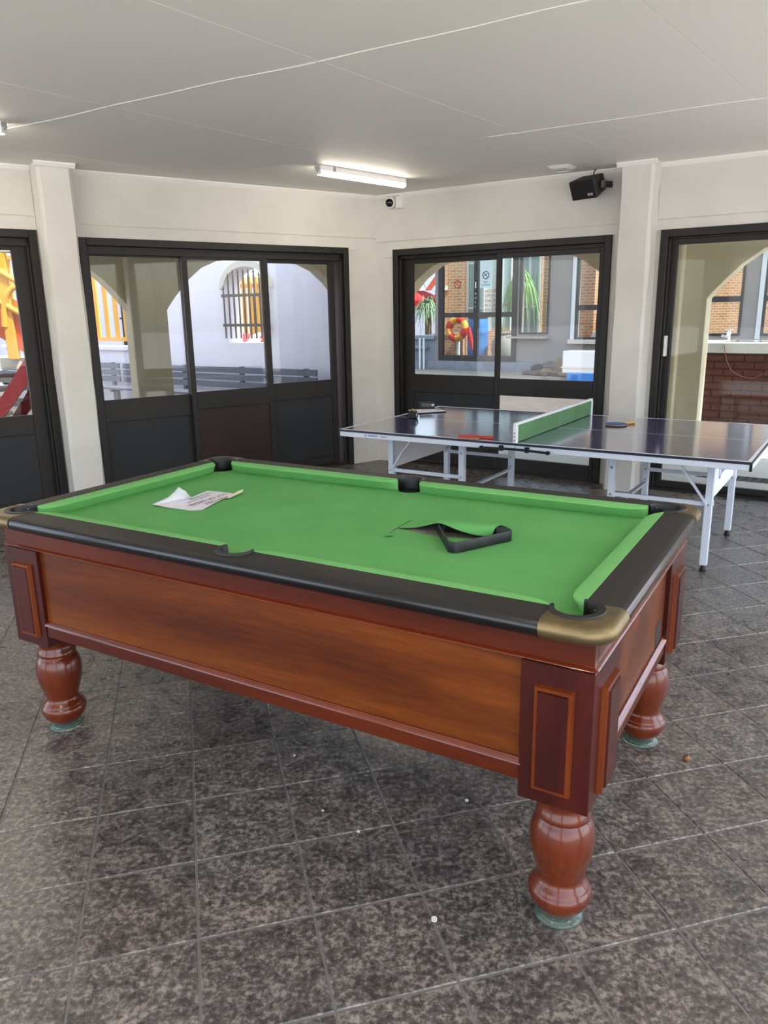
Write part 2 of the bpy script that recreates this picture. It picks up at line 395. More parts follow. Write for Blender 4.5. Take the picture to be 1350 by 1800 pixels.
# ceiling: backing slab, boards between joints, wavy white joint strips
ce = MB().prism([(p.x, p.y) for p in inset_poly(room, 0.3)], H + 0.012, H + 0.2).build('ceiling', M['ceiling'])
tag(ce, 'flat pale grey boarded ceiling with thin white joint strips', 'ceiling', kind='structure')
d1 = Vector((math.cos(math.radians(-31)), math.sin(math.radians(-31)))); n1 = Vector((-d1.y, d1.x))
d2 = Vector((math.cos(math.radians(52)), math.sin(math.radians(52)))); n2 = Vector((-d2.y, d2.x))
def cross(a, b):   # point with n1.p = a and n2.p = b
    det = n1.x * n2.y - n1.y * n2.x
    return Vector(((a * n2.y - n1.y * b) / det, (n1.x * b - a * n2.x) / det))
def clip_poly(poly, P):
    out = poly; n = len(P)
    for i in range(n):
        a, b = P[i], P[(i + 1) % n]; e = b - a; res = []
        for k in range(len(out)):
            p, q = out[k], out[(k + 1) % len(out)]
            sp = e.x * (p.y - a.y) - e.y * (p.x - a.x); sq = e.x * (q.y - a.y) - e.y * (q.x - a.x)
            if sp <= 0: res.append(p)
            if sp * sq < 0: res.append(p + (q - p) * (sp / (sp - sq)))
        out = res
        if not out: return []
    return out
roomcw = room  # clockwise seen from above
for ia in range(-5, 4):
    for ib in range(-6, 8):
        a0 = 3.27 + 1.96 * ia; a1 = a0 + 1.96; b0 = 1.24 + 1.42 * ib; b1 = b0 + 1.42
        if ia == 1: b0 -= 0.22; b1 -= 0.22
        gp = 0.0022
        quad = [cross(a0 + gp, b0 + gp), cross(a1 - gp, b0 + gp), cross(a1 - gp, b1 - gp), cross(a0 + gp, b1 - gp)]
        pc = clip_poly(quad, roomcw)
        if len(pc) >= 3:
            ar = abs(sum(pc[i].x * pc[(i + 1) % len(pc)].y - pc[(i + 1) % len(pc)].x * pc[i].y for i in range(len(pc)))) / 2
            if ar > 0.02:
                MB().prism([(p.x, p.y) for p in pc], H, H + 0.012).build('ceiling_board', M['ceiling'], ce)
for (a, b0, b1) in ((3.27, -3.0, 5.8), (5.23, -0.9, 2.9)):
    cuts = [b0 + 1.42 * k for k in range(int((b1 - b0) / 1.42) + 1)] + [b1]
    for c0, c1 in zip(cuts[:-1], cuts[1:]):
        if c1 - c0 < 0.1: continue
        pts = []
        for k in range(15):
            t = c0 + 0.006 + (c1 - c0 - 0.012) * k / 14
            p = cross(a + 0.010 * math.sin(t * 3.1) + 0.006 * math.sin(t * 7.3), t)
            pts.append((p.x, p.y, H + 0.0005))
        MB().tube(pts, 0.0042, 6).build('joint_strip', M['trimw'], ce)

# walls of the games room
def wall_with_openings(F, x0, x1, ops, name, label, y0=0.0, y1=0.25, top=H + 0.05, m=None, base=-0.05):
    mb = MB(); x = x0
    for a, b, z0, z1 in sorted(ops):
        mb.box(x, a, y0, y1, base, top); mb.box(a, b, y0, y1, z1, top)
        if z0 > 0: mb.box(a, b, y0, y1, base, z0)
        x = b
    mb.box(x, x1, y0, y1, base, top)
    o = mb.build(name, m or M['plaster'], mtx=F)
    return tag(o, label, 'wall', kind='structure')
wall_with_openings(FA, -6.6, 0.0, [(-2.98, -0.36, 0, 2.21), (-5.9, -3.295, 0, 2.25)], 'wall_left', 'white plastered wall on the left with dark sliding doors')
wall_with_openings(FB, 0.0, 5.45, [(0.21, 2.46, 0, 2.19), (2.87, 5.1, 0, 2.2)], 'wall_right', 'white plastered wall on the right with dark sliding doors')
def seg_wall(a, b, ops, name, label):
    d = b - a; F = frame(a.x, a.y, 0, math.atan2(d.y, d.x))
    return F, wall_with_openings(F, 0, d.length, ops, name, label, 0.0, 0.22)
def open_side(a, b, n, name, label):
    d = b - a; F = frame(a.x, a.y, 0, math.atan2(d.y, d.x)); L_ = d.length
    mb = MB().box(0, L_, 0, 0.22, 2.5, H + 0.05)
    for k in range(n + 1):
        c = 0.13 + (L_ - 0.26) * k / n; mb.box(c - .13, c + .13, 0, 0.22, -0.05, 2.5)
    return tag(mb.build(name, M['plaster'], mtx=F), label, 'wall', kind='structure')
open_side(PBe, PR, 2, 'wall_side', 'white plastered open side of the room with two wide bays')
open_side(PR, PL, 2, 'wall_back', 'white plastered open back of the room with two wide bays')
open_side(PL, PAe, 2, 'wall_far_left', 'white plastered open bays left behind the camera')

# pillars, plaster bands and cornice of the two visible walls
def pillar(F, x0, x1, depth, name, label):
    mb = MB(); rows = []
    for k in range(13):
        z = -0.01 + (H + 0.01) * k / 12
        j = lambda s: s + random.uniform(-0.006, 0.006)
        rows.append([(j(x0), 0.02, z), (j(x0), -depth + 0.03 + random.uniform(-.004, .004), z), (j(x0) + 0.02, -depth, z), (j(x1) - 0.02, -depth, z), (j(x1), -depth + 0.03, z), (j(x1), 0.02, z)])
    mb.grid(rows, True)
    return tag(mb.build(name, M['plaster'], mtx=F, smooth=30), label, 'pillar', kind='structure')
pillar(FA, -3.288, -3.035, 0.25, 'trim_1', 'white plastered pillar standing proud of the left wall')
pillar(FB, 2.56, 2.83, 0.22, 'trim_2', 'white plastered pillar between the two right hand doors')
def band(F, pieces, name, label):
    mb = MB()
    for p in pieces: mb.box(p[0], p[1], -0.010, 0.01, p[2], p[3])
    return tag(mb.build(name, M['plaster'], mtx=F), label, 'trim', kind='structure')
band(FA, [(-3.04, -0.26, 2.21, 2.303), (-0.36, -0.26, 2.19, 2.21), (-3.04, -0.0, 2.311, H), (-6.0, -3.288, 2.25, 2.348), (-6.6, -3.288, 2.356, H)], 'trim_3', 'raised plaster band over the left doors')
band(FB, [(0.10, 2.56, 2.19, 2.266), (0.0, 2.56, 2.274, H), (2.83, 5.3, 2.2, 2.278), (2.83, 5.45, 2.286, H), (0.10, 0.21, 2.12, 2.19)], 'trim_4', 'raised plaster band over the right doors')
def cornice(F, runs, name, label):
    mb = MB()
    for x0, x1, yb in runs:
        mb.prism([(yb + 0.002, H), (yb - 0.032, H), (yb - 0.030, H - 0.010), (yb - 0.012, H - 0.034), (yb + 0.002, H - 0.038)], x0, x1, 'x')
    return tag(mb.build(name, M['trimw'], mtx=F), label, 'cornice', kind='structure')
cornice(FA, [(-3.04, 0.0, 0), (-3.31, -3.01, -0.25), (-6.6, -3.288, 0)], 'trim_5', 'thin white cornice along the left wall')
cornice(FB, [(0.0, 2.56, 0), (2.535, 2.855, -0.22), (2.83, 5.45, 0)], 'trim_6', 'thin white cornice along the right wall')

# sliding doors
def door(F, name, label, x0, x1, ztop, panels, inner_top, fw=0.06, mid_posts=()):
    root = empty(name, F, label, 'door', kind='structure')
    mb = MB()
    for a, b in ((x0, x0 + fw), (x1 - fw, x1)):
        mb.box(a, b, -0.025, 0.16, 0, ztop)
    mb.box(x0 + fw, x1 - fw, -0.025, 0.16, ztop - fw, ztop)
    mb.box(x0 + fw, x1 - fw, 0.035, 0.16, inner_top, ztop - fw)
    mb.box(x0 + fw, x1 - fw, 0.0, 0.16, -0.01, 0.02)
    mb.box(x0 + fw, x0 + fw + 0.018, 0.01, 0.16, 0.02, inner_top); mb.box(x1 - fw - 0.018, x1 - fw, 0.01, 0.16, 0.02, inner_top)
    mb.build('door_frame', M['bronze'], root, bevel=0.003, seg=1)
    for p in panels:
        X0, X1, g0, g1, z0, z1, y, board = p
        pm = MB(); t = 0.04
        pm.box(X0, g0, y, y + t, 0.025, z1 + 0.05); pm.box(g1, X1, y, y + t, 0.025, z1 + 0.05)
        pm.box(g0, g1, y, y + t, z1, z1 + 0.05)
        if board:
            bz0, bz1, bm_ = board
            pm.box(g0, g1, y, y + t, bz1, z0); pm.box(g0, g1, y, y + t, 0.025, bz0)
        else:
            pm.box(g0, g1, y, y + t, 0.025, z0)
        po = pm.build('sliding_panel', M['bronze'], root, bevel=0.003, seg=1)
        MB().box(g0 - 0.006, g1 + 0.006, y + 0.018, y + 0.023, z0 - 0.006, z1 + 0.006).build('pane', M['glass'], po)
        if board:
            if bm_ == 'glass':
                MB().box(g0 - 0.006, g1 + 0.006, y + 0.018, y + 0.023, bz0 - 0.006, bz1 + 0.006).build('lower_pane', M['glass'], po)
            else:
                MB().box(g0 - 0.004, g1 + 0.004, y + 0.014, y + 0.03, bz0 - 0.004, bz1 + 0.004).build('lower_board', M[bm_], po)
    return root
d1o = door(FA, 'door_1', 'dark three panel sliding door in the left wall with one brown lower board', -2.98, -0.36, 2.21,
     [(-2.965, -2.05, -2.905, -2.098, 0.868, 2.075, 0.085, (0.09, 0.675, 'board')),
      (-2.098, -1.245, -2.046, -1.30, 0.885, 2.065, 0.04, (0.09, 0.725, 'brownboard')),
      (-1.29, -0.47, -1.228, -0.536, 0.905, 2.052, 0.085, (0.10, 0.735, 'board'))], 2.085)
d2o = door(FA, 'door_2', 'dark sliding door at the far left edge left of the white pillar', -5.9, -3.295, 2.25,
     [(-4.62, -3.37, -4.52, -3.478, 0.80, 2.10, 0.07, (0.08, 0.64, 'board')),
      (-5.83, -4.58, -5.75, -4.68, 0.80, 2.10, 0.11, (0.08, 0.64, 'board'))], 2.13)
d3o = door(FB, 'door_3', 'dark sliding door behind the table tennis table with a glazed lower right pane', 0.21, 2.46, 2.19,
     [(0.285, 1.36, 0.384, 1.324, 0.94, 2.047, 0.085, (0.09, 0.755, 'board')),
      (1.342, 2.40, 1.39, 2.338, 0.93, 2.052, 0.045, (0.145, 0.765, 'glass'))], 2.095)
d4o = door(FB, 'door_4', 'dark full glass sliding door at the right edge with a white pull handle', 2.868, 5.1, 2.20,
     [(2.93, 4.02, 2.995, 3.95, 0.075, 2.082, 0.06, None),
      (3.98, 5.04, 4.05, 4.98, 0.075, 2.082, 0.10, None)], 2.125)
hb = MB().box(2.945, 2.968, 0.012, 0.062, 1.17, 1.345); hb.build('pull_handle', M['ivory'], d4o, bevel=0.006)
# veranda outside both walls: roof slabs and arcades
def three_centre(c, half, spring, crest, n=28):
    out = []; k = (crest - spring) / 0.6
    xs = [0, .3, .6, .8, .98, 1.08, 1.16, 1.22, 1.25]; hs = [.6, .59, .552, .47, .325, .215, .12, .045, 0]
    sc_ = half / 1.25
    for x, h in list(zip(xs, hs))[::-1]: out.append((c - x * sc_, spring + h * k))
    for x, h in list(zip(xs, hs))[1:]: out.append((c + x * sc_, spring + h * k))
    return out
def arcade(F, x0, x1, y0, y1, arches, name, label, top=2.85):
    poly = [(x0, -0.1)]
    for c, half, spring, crest in arches:
        a = three_centre(c, half, spring, crest)
        poly += [(c - half, -0.1)] + a + [(c + half, -0.1)]
    poly += [(x1, -0.1), (x1, top), (x0, top)]
    o = MB().prism(poly, y0, y1, 'y').build(name, M['tan'], mtx=F)
    return tag(o, label, 'wall', kind='structure')
arcade(FA, -9.5, 1.30, 2.0, 2.25, [(-6.1, 1.25, 1.64, 2.24), (-3.2, 1.25, 1.64, 2.24), (-0.29, 1.25, 1.64, 2.24)], 'wall_arcade_left', 'tan veranda arcade with arches beyond the left doors')
arcade(FB, -1.38, 6.3, 2.0, 2.25, [(0.48, 1.52, 1.66, 2.27), (4.264, 1.40, 1.66, 2.27)], 'wall_arcade_right', 'tan veranda arcade with arches beyond the right doors')
pil = MB().box(-2.0, -1.73, 1.86, 2.01, -0.05, 2.7); pil.box(-5.0, -4.73, 1.86, 2.01, -0.05, 2.7)
tag(pil.build('trim_7', M['tan'], mtx=FA, bevel=0.02), 'tan pilasters on the inside of the left arcade', 'trim', kind='structure')
pil = MB().box(2.0, 2.62, 1.88, 2.01, -0.05, 2.7)
tag(pil.build('trim_8', M['tan'], mtx=FB, bevel=0.02), 'tan pilaster on the inside of the right arcade', 'trim', kind='structure')
vr = MB()
a_out = [wpt(FA, -9.5, 0.2), wpt(FA, 0.0, 0.2), wpt(FB, 6.2, 0.2), wpt(FB, 6.2, 2.4), wpt(FB, -1.4, 2.4), wpt(FA, -9.5, 2.4)]
vr.prism([(p.x, p.y) for p in a_out], 2.66, 2.86)
tag(vr.build('trim_9', M['tan']), 'flat veranda roof between the glazed walls and the arcades', 'roof', kind='structure')
# ground outside
gr = MB().prism([(-60, -40), (60, -40), (60, 70), (-60, 70)], -0.35, -0.125)
tag(gr.build('ground', M['pale']), 'pale paved yard around the games room', 'ground', kind='structure')
ve = MB(); vp = [wpt(FA, -12, 0.26), wpt(FA, 0.02, 0.26), wpt(FB, 0.02, 0.26), wpt(FB, 14, 0.26), wpt(FB, 14, 40), wpt(FB, -30, 40), wpt(FA, -12, 30)]
ve.prism([(p.x, p.y) for p in vp], -0.124, -0.02)
vf = MB()
for F_, xa, xb in ((FA, -11.5, 0.0), (FB, 0.0, 12.0)): vf.add([tuple(wpt(F_, x, y, z)) for z in (-.0195, -.012) for x, y in ((xa, .26), (xb, .26), (xb, 2.6), (xa, 2.6))], [(3, 2, 1, 0), (4, 5, 6, 7), (0, 1, 5, 4), (1, 2, 6, 5), (2, 3, 7, 6), (3, 0, 4, 7)])
tag(vf.build('veranda_floor', M['pale']), 'pale concrete veranda floor under the arcades', 'floor', kind='structure')
tag(ve.build('courtyard', M['paving']), 'pinkish paved courtyard beyond the glass doors', 'ground', kind='structure')

# ================================================================== POOL TABLE
PT = frame(-0.1665, 2.6626, 0, -0.5345)
pool = empty('pool_table', PT, 'mahogany pool table with torn green cloth, black rails and brass corners', 'pool table')
XO, YO = 1.037, 0.538            # edge between rail and cushion
ZR, ZB = 0.896, 0.852            # rail top, bed
XF, YF = 1.117, 0.618            # where the flat rail top ends
PROF = [(0, 0), (.008, -.0015), (.016, -.006), (.0215, -.013), (.024, -.022), (.0225, -.032), (.017, -.041), (.008, -.047), (-.004, -.049), (-.034, -.049)]
def rail_piece(inner, outer, name, m, dz=0.0, dout=0.0, split=False):
    """inner: 2D points with vertical walls; outer: list of (point, outward normal) in the order that continues inner into a loop"""
    mb = MB(); eb = MB(); n = len(inner); k = len(outer)
    rows = [[(p[0] + nn[0] * (d + dout), p[1] + nn[1] * (d + dout), ZR + dz + h * (1 + 2 * dz)) for p, nn in outer] for d, h in PROF]
    mb.grid(rows)
    if split:
        eb.grid(rows[2:]); mb = MB().grid(rows[:3]); mb.v += [p for r in rows[3:] for p in r]
    base = [(p[0], p[1], ZR + dz) for p in inner]; low = [(p[0], p[1], ZR - 0.049) for p in inner]
    i0 = len(mb.v); mb.v += base; i1 = len(mb.v); mb.v += low
    mb.f.append(tuple([i0 + i for i in range(n)] + [j for j in range(k)]))
    last = (len(PROF) - 1) * k
    mb.f.append(tuple([i1 + i for i in range(n)] + [last + j for j in range(k)]))
    for i in range(n - 1): mb.f.append((i0 + i, i0 + i + 1, i1 + i + 1, i1 + i))
    mb.f.append(tuple([i0 + n - 1] + [r * k for r in range(len(PROF))] + [i1 + n - 1]))
    mb.f.append(tuple([i0] + [r * k + k - 1 for r in range(len(PROF))] + [i1]))
    # weld the joint by construction: inner ends lie on the same straight ends as outer ends
    return (mb, eb) if split else mb
PRM, PRC = 0.052, 0.055          # pocket radii middle, corner
MCY = -0.546; CCX, CCY = 1.030, -0.531
XE, YE = 0.975, 0.482            # rail ends at the castings
def long_rail():
    a = math.acos(0); h = math.sqrt(PRM ** 2 - (-YO - MCY) ** 2)
    t0 = math.atan2(-YO - MCY, -h); t1 = math.atan2(-YO - MCY, h)
    bite = arc(0, MCY, PRM, t0 % (2 * PI), (t1 % (2 * PI)) + 2 * PI if (t1 % (2 * PI)) < t0 % (2 * PI) else t1 % (2 * PI), 18)
    inner = [(-XE, -YF), (-XE, -YO)] + bite + [(XE, -YO), (XE, -YF)]
    outer = [((XE - 2 * XE * k / 30, -YF), (0, -1)) for k in range(31)]
    return rail_piece(inner[1:-1], outer, 'rail', None, split=True)
def short_rail():
    inner = [(XO, -YE), (XO, YE)]
    outer = [((XF, YE - 2 * YE * k / 16), (1, 0)) for k in range(17)]
    return rail_piece(inner, outer, 'rail', None, split=True)
RZ = Matrix.Rotation(PI, 4, 'Z')
for maker in (long_rail, short_rail):
    for mm in (Matrix.Identity(4), RZ):
        tp_, ed_ = maker()
        ro_ = tp_.xf(mm).build('rail', M['rail'], pool, smooth=40)
        ed_.xf(mm).build('rail_edge', M['railedge'], ro_, smooth=60)
# corner castings
hC = math.sqrt(PRC ** 2 - (-YO - CCY) ** 2); vC = math.sqrt(PRC ** 2 - (XO - CCX) ** 2)
tA0 = math.atan2(-YO - CCY, -hC) % (2 * PI); tA1 = math.atan2(vC, XO - CCX) + 2 * PI
CARC = arc(CCX, CCY, PRC, tA0, tA1, 24)
def casting():
    inner = [(XE, -YO)] + CARC[1:-1] + [(XO, -YE)]
    rr = 0.048
    outer = [((XF, -YE + 0.0), (1, 0)), ((XF, -YF + rr), (1, 0))]
    for k in range(1, 9):
        a = -PI / 2 * k / 9
        outer.append(((XF - rr + rr * math.cos(a), -YF + rr + rr * math.sin(a)), (math.cos(a), math.sin(a))))
    outer += [((XF - rr, -YF), (0, -1)), ((XE, -YF), (0, -1))]
    return rail_piece(inner, outer, 'c', None, dz=0.002, dout=0.003)
MIR = [Matrix.Identity(4), Matrix.Diagonal((-1, 1, 1, 1)), Matrix.Diagonal((1, -1, 1, 1)), Matrix.Diagonal((-1, -1, 1, 1))]
def flipmb(mb, mm): return mb.xf(mm)
for mm in MIR:
    casting().xf(mm).build('corner_casting', M['brass'], pool, smooth=45)
# pocket liners: crescent lip on top, wall, and a flat black disc painting the pocket's dark depth
def liner(cx, cy, r, t0, t1, lip):
    mb = MB(); n = 26; rows = []
    for k in range(n + 1):
        t = t0 + (t1 - t0) * k / n; e = max(0.0, math.sin(PI * k / n)) ** 0.5
        ro_ = r + 0.004 + lip * e; c, s = math.cos(t), math.sin(t)
        ri = r - 0.004
        rows.append([(cx + ri * c, cy + ri * s, 0.8478), (cx + ri * c, cy + ri * s, ZR + 0.001), (cx + (ri + .002) * c, cy + (ri + .002) * s, ZR + 0.005),
                     (cx + (ro_ - .002) * c, cy + (ro_ - .002) * s, ZR + 0.006), (cx + ro_ * c, cy + ro_ * s, ZR + 0.003), (cx + ro_ * c, cy + ro_ * s, ZR - 0.002)])
    mb.grid(rows)
    return mb
def dark_disc_mb(cx, cy, r):
    return MB().lathe([(r - 0.002, 0.8478), (r - 0.001, 0.8482), (0.01, 0.8486)], 24, (cx, cy, 0))
for mm in MIR:
    lb = liner(CCX, CCY, PRC, tA0 - 0.05, tA1 + 0.05, 0.013).xf(mm).build('pocket_liner', M['rubber'], pool, smooth=40)
    dark_disc_mb(CCX, CCY, PRC).xf(mm).build('pocket_dark_disc', M['black'], pool)
    for a in (0.15, 0.85):
        sb = MB()
        t = tA0 + (tA1 - tA0) * a; sb.lathe([(0.0035, -.001), (0.003, .0015), (0.001, .002)], 8, (0, 0, 0)); 
        for i in range(len(sb.v) - 24, len(sb.v)):
            x, y, z = sb.v[i]; c, s = math.cos(t), math.sin(t); r_ = PRC - 0.005 - z
            sb.v[i] = (CCX + r_ * c - x * s, CCY + r_ * s + x * c, 0.885 + y)
        sb.xf(mm).build('liner_screw', M['steel'], lb)
for mm in (MIR[0], MIR[2]):
    hM = math.sqrt(PRM ** 2 - (-YO - MCY) ** 2); t0 = math.atan2(-YO - MCY, -hM) % (2 * PI); t1 = math.atan2(-YO - MCY, hM) + 2 * PI
    liner(0, MCY, PRM, t0 - 0.12, t1 + 0.12, 0.011).xf(mm).build('pocket_liner', M['rubber'], pool, smooth=40)
    dark_disc_mb(0, MCY, PRM).xf(mm).build('pocket_dark_disc', M['black'], pool)
# cushions
def cushion(L0, L1, e0, e1, wmax=0.050, n=44):
    """runs along x from L0 to L1, outer line y = 0, nose towards +y; e0/e1 length of the rounded ends"""
    rows = []
    for k in range(n + 1):
        u = k / n; u = 0.5 - 0.5 * math.cos(PI * u)
        x = L0 + (L1 - L0) * u; wv = wmax
        for dd, e in ((x - L0, e0), (L1 - x, e1)):
            if dd < e: wv = min(wv, wmax * math.sqrt(max(0.0, 1 - (1 - dd / e) ** 2)))
        q = wv / wmax
        rows.append([(x, -.004, ZB - .002), (x, 0, 0.898), (x, wv * .5, 0.8955), (x, max(wv - .006 * q, 0), 0.8925), (x, wv, 0.8885), (x, max(wv - .004 * q, 0), 0.884), (x, max(wv - .034 * q, 0), ZB - .002)])
    return MB().grid(rows)
c1 = cushion(-XE + 0.004, -0.052, 0.115, 0.075)
c2 = cushion(0.052, XE - 0.004, 0.075, 0.115)
cs = cushion(-YE + 0.004, YE - 0.004, 0.09, 0.09)
for mbx in (c1, c2):
    m0 = Matrix.Translation((0, -YO, 0))
    MB().add(mbx.v, mbx.f).xf(m0).build('cushion', M['cushion'], pool, smooth=35)
    MB().add(mbx.v, mbx.f).xf(RZ @ m0).build('cushion', M['cushion'], pool, smooth=35)
for rz in (PI / 2, -PI / 2):
    MB().add(cs.v, cs.f).xf(Matrix.Rotation(rz, 4, 'Z') @ Matrix.Translation((0, -XO, 0))).build('cushion', M['cushion'], pool, smooth=35)
# bed cloth with pocket notches and the tear
def bed():
    out = []
    def corner(sx, sy):
        t_a = math.atan2(-YO - CCY, -hC); t_b = math.atan2(vC, XO - CCX)       # short way round, inside the table
        a = arc(CCX, CCY, PRC - 0.002, t_a if t_a > 0 else t_a + 2 * PI, t_b, 14)
        a = [(p[0] * sx, p[1] * sy) for p in a]
        return a if sx * sy > 0 else a[::-1]
    hm = math.sqrt(PRM ** 2 - (-YO - MCY) ** 2)
    tm0 = math.atan2(-YO - MCY, -hm); tm1 = math.atan2(-YO - MCY, hm)
    midn = arc(0, MCY, PRM - 0.002, tm0, tm1, 12)
    out = corner(-1, 1) + midn + corner(1, 1) + corner(1, -1) + [(-p[0], -p[1]) for p in midn] + corner(-1, -1)
    hole = [(.246, -.066), (.236, .0), (.2285, .128), (.232, .131), (.30, .142), (.36, .149), (.45, .157), (.60, .166), (.603, .05), (.56, .033), (.52, .013), (.45, -.006),
            (.40, -.012), (.345, -.006), (.30, .002), (.243, .010), (.2405, .003), (.2485, -.064)]
    bm = bmesh.new(); es = []
    for lp in (out, hole):
        vs = [bm.verts.new((p[0], p[1], ZB)) for p in lp]
        es += [bm.edges.new((vs[i], vs[(i + 1) % len(vs)])) for i in range(len(vs))]
    bmesh.ops.triangle_fill(bm, edges=es, use_beauty=True)
    for f in bm.faces:
        if f.normal.z < 0: f.normal_flip()
    me = bpy.data.meshes.new('bed_cloth'); bm.to_mesh(me); bm.free(); me.materials.append(M['cloth'])
    o = bpy.data.objects.new('bed_cloth', me); COL.objects.link(o); o.parent = pool
    return o
bedo = bed()
MB().box(.15, .70, -.12, .22, 0.80, ZB - 0.002).build('slate', M['slate'], pool)
# flap of torn cloth, lifted over the rack
flap_cols = [((.228, .132, .8525), (.232, .07, .853), (.236, .006, .8535)),
             ((.30, .143, .8525), (.305, .085, .858), (.304, .024, .857)),
             ((.345, .149, .8525), (.352, .085, .872), (.352, .024, .873)),
             ((.385, .153, .8525), (.385, .06, .889), (.3955, .012, .8935)),
             ((.42, .156, .8525), (.425, .055, .8935), (.43, .008, .888)),
             ((.46, .158, .8525), (.47, .055, .8945), (.462, .000, .880)),
             ((.52, .162, .8525), (.525, .060, .8945), (.524, .008, .866)),
             ((.56, .164, .8525), (.556, .066, .893), (.556, .028, .860)),
             ((.60, .166, .8525), (.590, .078, .890), (.580, .048, .858))]
rows = []
for a, b, c in flap_cols:
    a, b, c = Vector(a), Vector(b), Vector(c); row = []
    for k in range(9):
        t = k / 8; row.append((a * (1 - t) ** 2 + (b * 2 - (a + c) * 0.5) * 2 * t * (1 - t) + c * t * t) if True else None)
    rows.append(row)
fo = MB().grid(rows).build('torn_flap', M['cloth'], bedo, smooth=60)
so = fo.modifiers.new('thick', 'SOLIDIFY'); so.thickness = 0.0015; so.offset = 1
ss = fo.modifiers.new('smooth', 'SUBSURF'); ss.levels = 1; ss.render_levels = 1
MB().grid([[(.218, -.085, .8525), (.236, -.078, .8535), (.25, -.066, .857)], [(.245, -.102, .8525), (.265, -.094, .8565), (.28, -.083, .8545)]]).build('torn_corner', M['cloth'], bedo, smooth=60)
# cabinet
XC, YC = 1.095, 0.585
cb = MB().box(-XC + .012, XC - .012, -YC + .012, YC - .012, 0.44, 0.70); cb.box(-XC + .03, XC - .03, -YC + .03, YC - .03, 0.70, 0.735)
for sy in (-1, 1): cb.box(-XC + .012, XC - .012, sy * (YC - .03), sy * (YC - .012), 0.70, 0.80)
for sx in (-1, 1): cb.box(sx * (XC - .03), sx * (XC - .012), -YC + .012, YC - .012, 0.70, 0.80)
cb.build('cabinet', M['woodpanel'], pool)
fz = MB()
for s in (-1, 1):
    fz.box(-XC, XC, s * YC, s * (YC - .03), 0.778, 0.8475)
    fz.box(s * XC, s * (XC - .03), -YC + .03, YC - .03, 0.778, 0.8475)
fz.build('fascia', M['wood'], pool, bevel=0.002, seg=1)
def mold(z0, z1, out, name, xin, yin):
    for s in (-1, 1):
        p = [(0, z0), (out * .5, z0), (out, z0 + (z1 - z0) * .35), (out * .9, z0 + (z1 - z0) * .6), (out * .45, z1 - (z1 - z0) * .15), (out * .3, z1), (-0.012, z1), (-0.012, z0)]
        MB().prism([(s * (YC - .012 + a), b) for a, b in p], -xin, xin, 'x').build(name, M['woodgloss'], pool, smooth=40)
        mbm = MB().prism([((XC - .012 + a), b) for a, b in p], -yin, yin, 'y'); 
        if s < 0: mbm.xf(Matrix.Diagonal((-1, 1, 1, 1)))
        mbm.build(name, M['woodgloss'], pool, smooth=40)
mold(0.768, 0.782, 0.022, 'upper_moulding', XC + 0.0, YC + 0.0)
mold(0.470, 0.492, 0.017, 'lower_moulding', 0.925, 0.345)
for s in (-1, 1):
    MB().box(-0.925, 0.925, s * (YC - .014), s * (YC - .001), 0.432, 0.472).build('lower_rail', M['wood'], pool, bevel=0.002, seg=1)
    MB().box(s * (XC - .014), s * (XC - .001), -0.345, 0.345, 0.432, 0.472).build('lower_rail', M['wood'], pool, bevel=0.002, seg=1)
for sx in (-1, 1):
    for sy in (-1, 1):
        pd = MB().box(sx * .920, sx * (XC + .004), sy * .345, sy * (YC + .004), 0.388, 0.766).build('corner_block', M['wooddark'], pool, bevel=0.002, seg=1)
        a, b = sorted((sx * .955, sx * 1.055))
        p1 = MB().frustum(a, b, .427, .712, sy * (YC + .003), sy * (YC + .016), 0.004, 'y')
        p1.build('raised_panel', M['woodlight'], pd)
        MB().frustum(a + .012, b - .012, .439, .700, sy * (YC + .015), sy * (YC + .021), 0.003, 'y').build('raised_panel_face', M['wooddark'], pd)
        a, b = sorted((sy * .395, sy * .520))
        MB().frustum(a, b, .410, .705, sx * (XC + .003), sx * (XC + .018), 0.004, 'x').build('raised_panel', M['woodlight'], pd)
        MB().frustum(a + .014, b - .014, .424, .691, sx * (XC + .017), sx * (XC + .024), 0.003, 'x').build('raised_panel_face', M['wooddark'], pd)
        lg = MB().lathe([(.044, .022), (.058, .030), (.074, .052), (.0835, .074), (.0845, .088), (.080, .099), (.0765, .1015), (.0760, .1045), (.073, .109), (.066, .117), (.0600, .127), (.0600, .136),
                        (.0655, .155), (.074, .182), (.081, .210), (.0850, .242), (.0845, .265), (.080, .288), (.073, .304), (.0685, .309), (.0675, .3125), (.071, .317), (.0715, .324), (.067, .334), (.062, .346), (.0615, .356), (.066, .368), (.072, .378), (.074, .3895)], 48, (0, 0, 0))
        lo = lg.build('leg', M['woodleg'], pool, smooth=50, mtx=Matrix.Translation((sx * 1.013, sy * .493, 0)))
        MB().lathe([(.060, .0), (.0650, .002), (.0655, .006), (.060, .012), (.050, .019), (.042, .0235), (.042, .018), (.052, .010), (.052, .006)], 40, (0, 0, 0)).build('glass_caster_cup', M['cup'], lo, smooth=50)
# ball return slot as a flush patch with its shade in the colour, and coin lock studs on the right hand end
MB().box(XC - .02, XC - .0112, .225, .315, .495, .575).build('ball_return', mat('painted slot shade', (36, 13, 9), .6), pool)
MB().lathe([(.0075, 0), (.0075, .004), (.004, .006)], 14).xf(Matrix.Translation((XC, .012, .790)) @ Matrix.Rotation(PI / 2, 4, 'Y')).build('brass_stud', M['brassbright'], pool, smooth=40)

